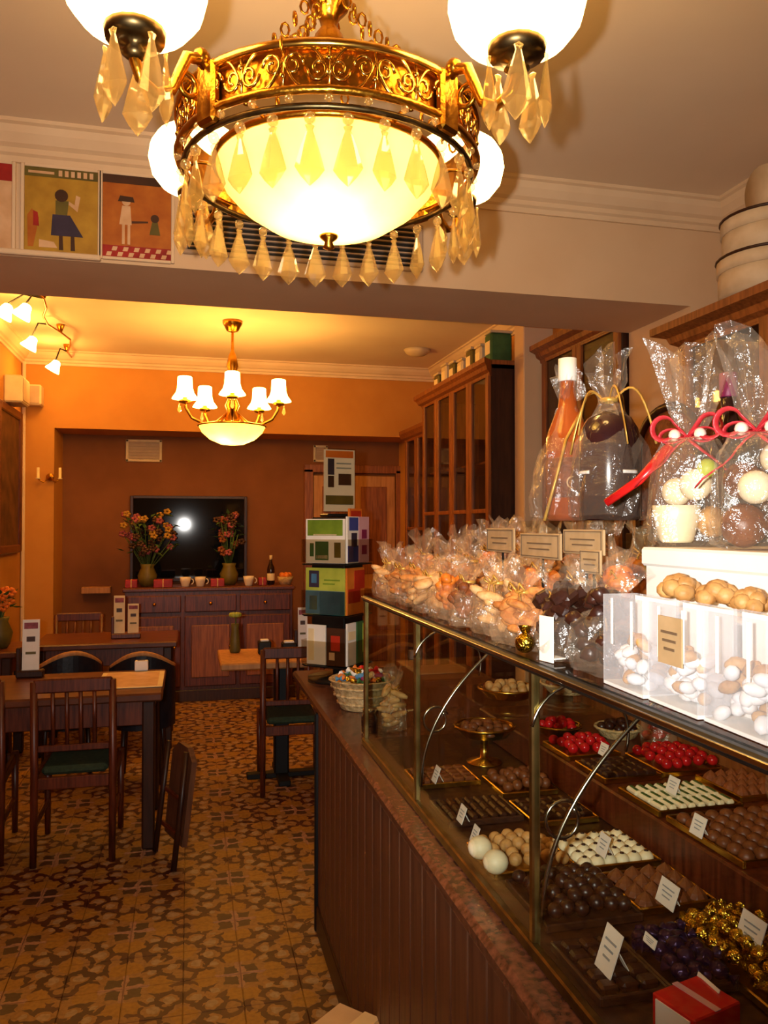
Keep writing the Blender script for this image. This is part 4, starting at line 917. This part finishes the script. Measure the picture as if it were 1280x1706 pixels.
B('carton', 'white_box', (0, 0, CZ / 2), (.24, .46, CZ), wbx, bev=.004); B('lid', 'white_box', (0, 0, CZ - .012), (.25, .47, .03), wbx, bev=.004); MB().lathe([(.0, 0), (.012, 0), (.012, .003), (0, .003)], 10, T(-.126, -.17, .15) @ R(-PI / 2, 'Y')).build('finger_hole', 'ink', wbx)
def gift_bag(label, x, y, z, h, wd, seed, fillers, rz):
    o = thing('gift_bag', label, 'gift', (x, y, z), rz); place(film_mesh(h, wd, wd * .85, seed, neck=.56, flare=.8, nu=26), 'wrap', o)
    for (fx, fy, fz, r, m_, nm) in fillers:
        if nm == 'cup': MB().lathe([(r * .6, 0), (r * .7, .004), (r * .98, r * 1.2), (r, r * 1.6), (r * .92, r * 1.6), (r * .8, r * .8), (0, r * .6)], 20, T(fx, fy, fz)).build('cup', m_, o)
        else: MB().ball((fx, fy, fz), r, 14, 9).build(nm, m_, o)
    zt = h * .56; s = MB(); s.tube([(wd * .12 * math.cos(a * PI / 6), wd * .11 * math.sin(a * PI / 6), zt) for a in range(12)], .006, 5, True)
    for q_ in (-1, 1):
        for e in (0, 1):
            s.tube([(0, -wd * .12, zt)] + [(q_ * (.026 + .018 * math.cos(a) + e * .01), -wd * .14 - .008 * e, zt + .004 + (.011 + .008 * e) * math.sin(a) + .012 * e) for a in [2.7 - .36 * i for i in range(15)]] + [(0, -wd * .12, zt)], .0016, 5, flat=4.0)
        s.tube([(0, -wd * .12, zt)] + [(q_ * (.012 * i), -wd * .14 - .012 * math.sin(i * 1.3), zt - .011 * i) for i in range(1, 8)], .0016, 5, flat=3.5)
    s.build('bow', 'red_ribbon', o)
    w_ = MB()
    for q_ in (-1, 1): w_.ball((q_ * .02, -wd * .17, zt + .005), .010, 8, 6)
    w_.build('bow_beads', 'cup_white', o); return o
q = onX(1152, 925, .80)
ga = gift_bag('cellophane gift bag with red bow and cream cup on the white carton', .80, q.y, GT + CZ + .004, .315, .125, 101, [(-.02, -.012, .006, .038, 'choc_white', 'cup'), (.03, .012, .04, .026, 'choc_nut', 'praline'), (-.028, .02, .09, .024, 'choc_white', 'egg'), (.012, -.018, .10, .026, 'choc_white', 'egg'), (.03, -.02, .125, .016, 'print_lime', 'sweet')], -.85)
q = onX(1268, 925, .80)
gift_bag('cellophane gift bag with red bow and chocolate eggs on the white carton', .80, q.y, GT + CZ + .004, .30, .125, 103, [(-.018, -.02, .034, .032, 'choc_milk', 'egg'), (.034, -.0, .036, .03, 'choc_milk', 'egg'), (.0, -.028, .088, .024, 'choc_white', 'egg'), (-.026, .01, .10, .028, 'choc_milk', 'egg'), (.024, .0, .13, .024, 'choc_white', 'egg')], -.9)
rp = MB(); p0 = onX(1010, 838, .70); p1 = onX(1065, 800, .735); p2 = onX(1118, 742, .775)
rp.tube([p0 - ga.location, p1 - ga.location, p2 - ga.location], [.0075, .008, .009], 8, flat=.5)
rb = rp.build('ribbon_tail', 'red_gloss', ga); rb.rotation_euler = (0, 0, .85)
q = onX(1215, 800, .918); bottle('bottle', 'dark red bottle standing behind the two bowed gift bags', .918, q.y, GT + CZ + .0045, .30, .036, 'bottle_dark', 'print_magenta', None)
# clear bags of white almonds along the case edge
def almond_bag(y, label, card):
    o = thing('almond_bag', label, 'bag', (.578, y, GT), -PI / 2 - .04, 'clear almond bags'); h, wd, dp = .122, .104, .05; rnd = random.Random(int(y * 1000))
    s = MB()
    for xx in (-1, 1): s.box((xx * wd / 2, 0, h / 2), (.001, dp, h))
    for yy in (-1, 1): s.box((0, yy * dp / 2, h / 2), (wd, .001, h))
    s.build('film', 'film_stiff', o); B('foot_card', 'white_box', (0, 0, .002), (wd, dp, .004), o, bev=0); B('back_card', 'white_box', (0, dp / 2 - .003, h * .5), (wd - .006, .002, h * .96), o, bev=0)
    am = MB().ball((0, 0, 0), (.0125, .0085, .0075), 8, 6).mesh('almond', 'sugared_almond'); an = MB().ball((0, 0, 0), (.0125, .0085, .0075), 8, 6).mesh('almond', 'choc_nut')
    for i in range(38): place(an if i % 5 == 4 or i > 34 else am, 'almond', o, (rnd.uniform(-.4, .4) * wd, rnd.uniform(-.33, .26) * dp, .012 + .055 * i / 38), (rnd.uniform(-.8, .8), rnd.uniform(-.8, .8), rnd.uniform(0, 6)))
    for xx in (-.25, .25): B('seam', 'white_paper', (xx * wd, -dp / 2 - .0012, h * .72), (.004, .0012, h * .5), o, bev=0)
    if card:
        B('label_card', 'kraft', (.004, -dp / 2 - .004, h * .66), (.05, .002, .056), o, bev=0)
        for k in range(3): B('text_line', 'ink', (.004, -dp / 2 - .0056, h * (.74 - .08 * k)), (.034 - .006 * k, .001, .003), o, bev=0)
    return o
almond_bag(.945, 'clear bag of white sugared almonds beside the dark chocolate bag', False); almond_bag(.835, 'clear bag of white sugared almonds with kraft label card', True); almond_bag(.725, 'unlabelled clear bag of white sugared almonds beside the labelled one', False); almond_bag(.615, 'clear bag of white sugared almonds ending the row at the case edge', False)
pt = thing('pastry_tray', 'raised white tray holding nut pastries before the white carton', 'tray', (.675, .81, GT)); B('tray', 'white_box', (0, 0, .10), (.085, .44, .006), pt, bev=.002)
for y in (-.19, .19): B('leg', 'white_box', (0, y, .0485), (.07, .012, .097), pt, bev=.002)
bme = MB()
for k in range(9): bme.ball((.020 * math.cos(k * 2.4) * math.sqrt(k / 9), .020 * math.sin(k * 2.4) * math.sqrt(k / 9), .013 + .016 * (1 - k / 9)), (.014, .012, .011), 7, 5)
bme = bme.mesh('pastry', 'choc_nut')
for i in range(6): tag(place(bme, 'pastry', None, (.675 + .004 * (-1) ** i, .625 + i * .074, GT + .1035), (0, 0, i * 1.3), (.95 + .1 * (i % 3))), 'rough golden brown nut pastry on the raised white tray', 'pastry', 'pastries on the raised tray')

# worktop corner beyond the case end
q = onZ(640, 1278, WZ)
o = make_bag('slim cellophane bag of pale biscuits on the worktop by the case end', .20, .08, .07, 'finger', 'biscuit_pale', 16, 88, group=None, fill=.58); o.location = (.655, 2.56, WZ + .001)
del_ = o
o = thing('dark_jar', 'small dark glass jar on the worktop between basket and case', 'jar', (.575, 2.55, WZ + .001)); MB().lathe([(.026, 0), (.028, .004), (.028, .05), (.02, .062), (.02, .066)], 16).build('body', 'bottle_dark', o); MB().lathe([(.023, .064), (.023, .078), (0, .079)], 16).build('lid', 'steel', o)

# ------------------------------------------------------------------ sweets inside the case
DZ, SZ_ = .8915, .9695
def tray(x, y, z, W, D, label, mat='tray_gold', rz=0):
    o = thing('sweet_tray', label, 'tray', (x, y, z), rz); B('base', mat, (0, 0, .003), (D, W, .006), o, bev=.001)
    for s_ in (-1, 1): B('rim', mat, (s_ * D / 2, 0, .007), (.006, W + .006, .014), o, bev=.002); B('rim', mat, (0, s_ * W / 2, .007), (D, .006, .014), o, bev=.002)
    return o
CM = {}
def choc_mesh(kind, mat):
    if (kind, mat) in CM: return CM[(kind, mat)]
    m = MB()
    if kind == 'dome': m.lathe([(.0135, 0), (.015, .003), (.0135, .010), (.008, .0155), (0, .017)], 12)
    elif kind == 'square': m.box((0, 0, .007), (.027, .024, .014), bev=.004)
    elif kind == 'bar': m.box((0, 0, .006), (.016, .044, .012), bev=.004)
    elif kind == 'truffle': m.ball((0, 0, .012), (.0135, .0135, .0125), 10, 6)
    elif kind == 'shell': m.lathe([(.016, 0), (.019, .004), (.014, .012), (.005, .020), (0, .024)], 9, smooth=False)
    elif kind == 'egg': m.ball((0, 0, .021), (.024, .024, .0215), 14, 8)
    elif kind == 'foil':
        m.ball((0, 0, .012), (.015, .013, .012), 8, 5); m.v = [(x + .002 * math.sin(900 * z), y + .002 * math.sin(800 * x), z) for x, y, z in m.v]
        m.lathe([(.002, .013), (.010, .024)], 6, T(0, 0, .012) @ R(PI / 2, 'Y'), cap=False); m.lathe([(.002, -.013), (.010, -.024)], 6, T(0, 0, .012) @ R(PI / 2, 'Y'), cap=False)
    CM[(kind, mat)] = m.mesh('chocolate', mat); return CM[(kind, mat)]
dotm = MB().lathe([(.0045, 0), (.004, .002), (0, .003)], 8).mesh('topping', 'choc_dark')
strm = MB().box((0, 0, .001), (.005, .03, .002)).mesh('topping', 'leaf')
rnd = random.Random(55)
def fill(x, y, z, W, D, kind, mat, label, group, nx, ny, top=None, pile=0, cat='chocolate'):
    me = choc_mesh(kind, mat); hh = {'dome': .0165, 'bar': .0118, 'square': .0138, 'shell': .023}.get(kind, .024)
    for i in range(nx):
        for j in range(ny):
            px_ = x - D / 2 + (i + .5) * D / nx; py_ = y - W / 2 + (j + .5) * W / ny
            zz = z + .0065
            if pile:
                u = (2 * (i + .5) / nx - 1); t = (2 * (j + .5) / ny - 1); zz += pile * max(0, 1 - u * u) * max(0, 1 - t * t) * 1.0 + rnd.uniform(0, .006); px_ += rnd.uniform(-.004, .004); py_ += rnd.uniform(-.004, .004)
            o = tag(place(me, cat.replace(' ', '_'), None, (px_, py_, zz), (rnd.uniform(-.25, .25) if pile else 0, rnd.uniform(-.25, .25) if pile else 0, rnd.uniform(0, 6) if pile or kind == 'dome' else rnd.uniform(-.08, .08))), label, cat, group)
            if top: place(top, 'topping', o, (0, 0, hh))
def set_(cx, cy, z, W, D, kind, mat, what, nx, ny, top=None, pile=0, cat='chocolate', tm='tray_gold'):
    tray(cx, cy, z, W, D, 'flat tray of %s inside the case' % what, tm)
    fill(cx, cy, z, W - .012, D - .012, kind, mat, 'one of the %s inside the case' % what, what, nx, ny, top, pile, cat)
# front deck, far to near
set_(.640, 1.985, DZ, .13, .16, 'square', 'choc_milk', 'milk chocolate squares beyond the far gilt post', 5, 4)
set_(.640, 1.735, DZ, .14, .17, 'bar', 'choc_dark', 'dark chocolate bars beside the nut clusters', 7, 3, tm='wood_dark')
set_(.635, 1.475, DZ, .15, .16, 'truffle', 'choc_nut', 'pale nut clusters before the gilt post', 5, 5, pile=.012)
for a, b in ((800, 1418), (826, 1442)):
    p = onZ(a, b, DZ + .03); tag(place(choc_mesh('egg', 'choc_white'), 'chocolate_egg', None, (p.x, p.y, DZ + .016)), 'large white chocolate ball on the nut cluster tray', 'chocolate', 'large white balls')
set_(.650, 1.285, DZ, .17, .17, 'truffle', 'choc_dark', 'dark truffles piled behind a white card', 6, 6, pile=.016, tm='wood_dark')
set_(.602, 1.075, DZ, .15, .105, 'square', 'choc_dark', 'dark chocolate squares at the case front', 3, 5, tm='wood_dark')
set_(.708, 1.065, DZ, .15, .095, 'foil', 'foil_purple', 'purple foil sweets beside the gold foil pile', 3, 5, pile=.01, cat='sweet', tm='wood_dark')
set_(.815, 1.285, DZ, .14, .145, 'shell', 'choc_milk', 'milk chocolate cones before the dotted white chocolates', 4, 4)
set_(.825, 1.025, DZ, .27, .13, 'foil', 'foil_gold', 'gold foil sweets heaped in the case', 6, 10, pile=.035, cat='sweet')
set_(.805, 1.460, DZ, .15, .17, 'dome', 'choc_white', 'white chocolate domes with a dark dot', 6, 5, dotm)
set_(.810, 1.690, DZ, .14, .15, 'square', 'choc_dark', 'dark chocolate squares under the front of the step', 5, 5)
set_(.810, 1.880, DZ, .14, .14, 'truffle', 'choc_milk', 'milk truffles beside the footed gold dish', 5, 4, pile=.012)
# step behind
set_(1.005, 1.495, SZ_, .15, .19, 'bar', 'choc_white', 'white chocolate bars with a green stripe', 8, 3, strm)
set_(1.030, 1.285, SZ_, .22, .235, 'dome', 'choc_milk', 'milk chocolate domes packed behind the gold foil', 7, 7)
set_(1.140, 1.720, SZ_, .16, .155, 'truffle', 'choc_red', 'glossy red sweets heaped on the step', 5, 5, pile=.02, cat='sweet')
set_(.980, 1.700, SZ_, .14, .14, 'square', 'choc_dark', 'dark chocolate squares beside the red heap', 5, 5)
set_(.980, 1.880, SZ_, .14, .14, 'truffle', 'choc_red', 'deep red sweets beside the dark squares', 4, 4, pile=.01, cat='sweet')
set_(1.185, 1.530, SZ_, .15, .12, 'shell', 'biscuit_brown', 'brown nut cones behind the white bars', 4, 4)
# round dishes
def dish(x, y, z, label, r, mat, kind, cm, what, n, cat='chocolate', foot=0):
    o = thing('round_dish', label, 'dish', (x, y, z)); MB().lathe([(r * .7, 0), (r * .75, .003), (r, .026), (r * 1.03, .028), (r * .97, .026), (r * .7, .006), (0, .005)], 26, T(0, 0, foot)).build('dish', mat, o)
    MB().tube([(r * (1.0 + .02 * (-1) ** i) * math.cos(i * PI / 18), r * (1.0 + .02 * (-1) ** i) * math.sin(i * PI / 18), .027 + foot) for i in range(36)], .004, 5, True).build('rim', mat, o)
    if foot: MB().lathe([(r * .6, 0), (r * .6, .004), (.012, .014), (.010, foot - .006), (.03, foot + .001)], 16).build('foot', mat, o)
    for i in range(n):
        a = i * 2.4; rr = r * .8 * math.sqrt((i + .5) / n); tag(place(choc_mesh(kind, cm), cat, None, (x + rr * math.cos(a), y + rr * math.sin(a), z + foot + .008 + .024 * (1 - rr / r)), (0, 0, a)), 'one of the %s in a round dish' % what, cat, what)
dish(.90, 2.17, 1.0535, 'gold dish of nut clusters on the inner glass shelf', .085, 'tray_gold', 'truffle', 'choc_nut', 'nut clusters on the inner shelf', 16)
dish(1.10, 2.19, 1.0535, 'wicker dish of milk chocolates on the inner glass shelf', .08, 'wicker', 'dome', 'choc_milk', 'milk chocolate domes on the inner shelf', 16)
dish(.800, 2.10, DZ, 'footed gold dish of brown chocolates on the case deck', .082, 'tray_gold', 'dome', 'choc_milk', 'brown chocolates of the footed dish', 16, foot=.075)
dish(1.00, 2.05, SZ_, 'small gold dish of red sweets on the step', .062, 'tray_gold', 'truffle', 'choc_red', 'red sweets of the small gold dish', 12, 'sweet')
dish(1.15, 1.99, SZ_, 'small wicker dish of dark truffles on the step', .062, 'wicker', 'truffle', 'choc_dark', 'dark truffles of the small wicker dish', 12)
for i, (x, y, m_, nm) in enumerate(((1.19, 1.86, 'choc_red', 'red sweets behind the deep red tray'), (1.205, 1.40, 'choc_red', 'red sweets behind the packed domes'), (1.205, 1.295, 'orange_sweet', 'orange sweets behind the packed domes'), (1.205, 1.19, 'biscuit_brown', 'brown nuts behind the packed domes'))):
    o = make_bag('small tied cellophane bag of %s in the case' % nm, .17, .085, .07, 'nugget', m_, 20, 200 + i, tie='gold_ribbon', group='small bags in the case'); o.location = (x, y, SZ_); o.rotation_euler = (0, 0, -PI / 2)
o = thing('red_carton', 'red and white carton at the case front by the foil sweets', 'carton', (.645, .925, DZ), .25); B('box', 'red_gloss', (0, 0, .022), (.085, .07, .044), o, bev=.002); B('panel', 'white_paper', (-.0432, 0, .022), (.002, .055, .034), o, bev=0); B('lid_strip', 'pink', (0, 0, .0446), (.010, .07, .001), o, bev=0)
# little price cards leaning in the trays
def pcard(px_, py_, z, W, H, label, rz=-PI / 2, tilt=-.35):
    p = onZ(px_, py_, z + H * .4); o = thing('price_card', label, 'price card', (p.x - .004, p.y, z), rz)
    M = T(0, 0, 0) @ R(tilt, 'X'); c = MB().box((0, 0, H / 2), (W, .0015, H), M).build('card', 'white_paper', o)
    MB().box((0, 0, H * .31), (W * .3, .0012, H * .62), T(0, H * .62, 0) @ R(.51, 'X')).build('prop', 'white_paper', o)
    for k in range(3): MB().box((0, -.0012, H * (.7 - .18 * k)), (W * (.66 - .12 * k), .0008, H * .05), M).build('text_line', 'grey_ink', c)
TZ = .02
for a in ((1008, 1590, DZ + TZ, .044, .062, 'large white price card before the dark truffle pile'), (1110, 1492, DZ + TZ + .01, .05, .04, 'white price card on the milk chocolate cones'), (1248, 1555, DZ + TZ + .025, .05, .045, 'white price card behind the gold foil sweets'),
          (1003, 1410, DZ + TZ + .005, .036, .04, 'white price card on the dotted white chocolates'), (1162, 1378, SZ_ + TZ + .004, .036, .036, 'white price card on the packed milk chocolate domes'), (1120, 1310, SZ_ + TZ, .036, .034, 'cream price card on the green striped bars'),
          (768, 1358, DZ + TZ, .034, .036, 'white price card on the dark chocolate bars'), (790, 1392, DZ + TZ, .03, .034, 'white price card between dark bars and nut clusters'), (725, 1292, DZ + TZ, .034, .04, 'small pale price card just behind the far gilt post'),
          (1085, 1568, DZ + TZ + .02, .03, .014, 'tiny low price card beside the purple foil sweets'), (1175, 1655, DZ + TZ, .045, .03, 'white price card before the gold foil heap'), (1005, 1250, SZ_ + TZ, .034, .03, 'cream price card on the dark squares beside the red heap')):
    pcard(*a)
# arched wooden panel behind the counter
aw = thing('arched_clock', 'arched brown wooden case with dark rim behind the counter', 'wooden case', (1.72, 2.58, 0))
B('stand', 'wood_dark', (.12, 0, .76), (.34, .50, 1.52), aw)
ap = [(-.19, 0), (.19, 0), (.19, .30)] + [(.19 * math.cos(a * PI / 12), .30 + .16 * math.sin(a * PI / 12)) for a in range(1, 12)] + [(-.19, .30)]
MB().prism([(y, z + 1.522) for y, z in ap], -.02, .12, 'x').build('case', 'biscuit_brown', aw)
MB().tube([(-.024, y, z + 1.525) for y, z in ap], .016, 6, True).build('rim', 'wood_dark', aw)
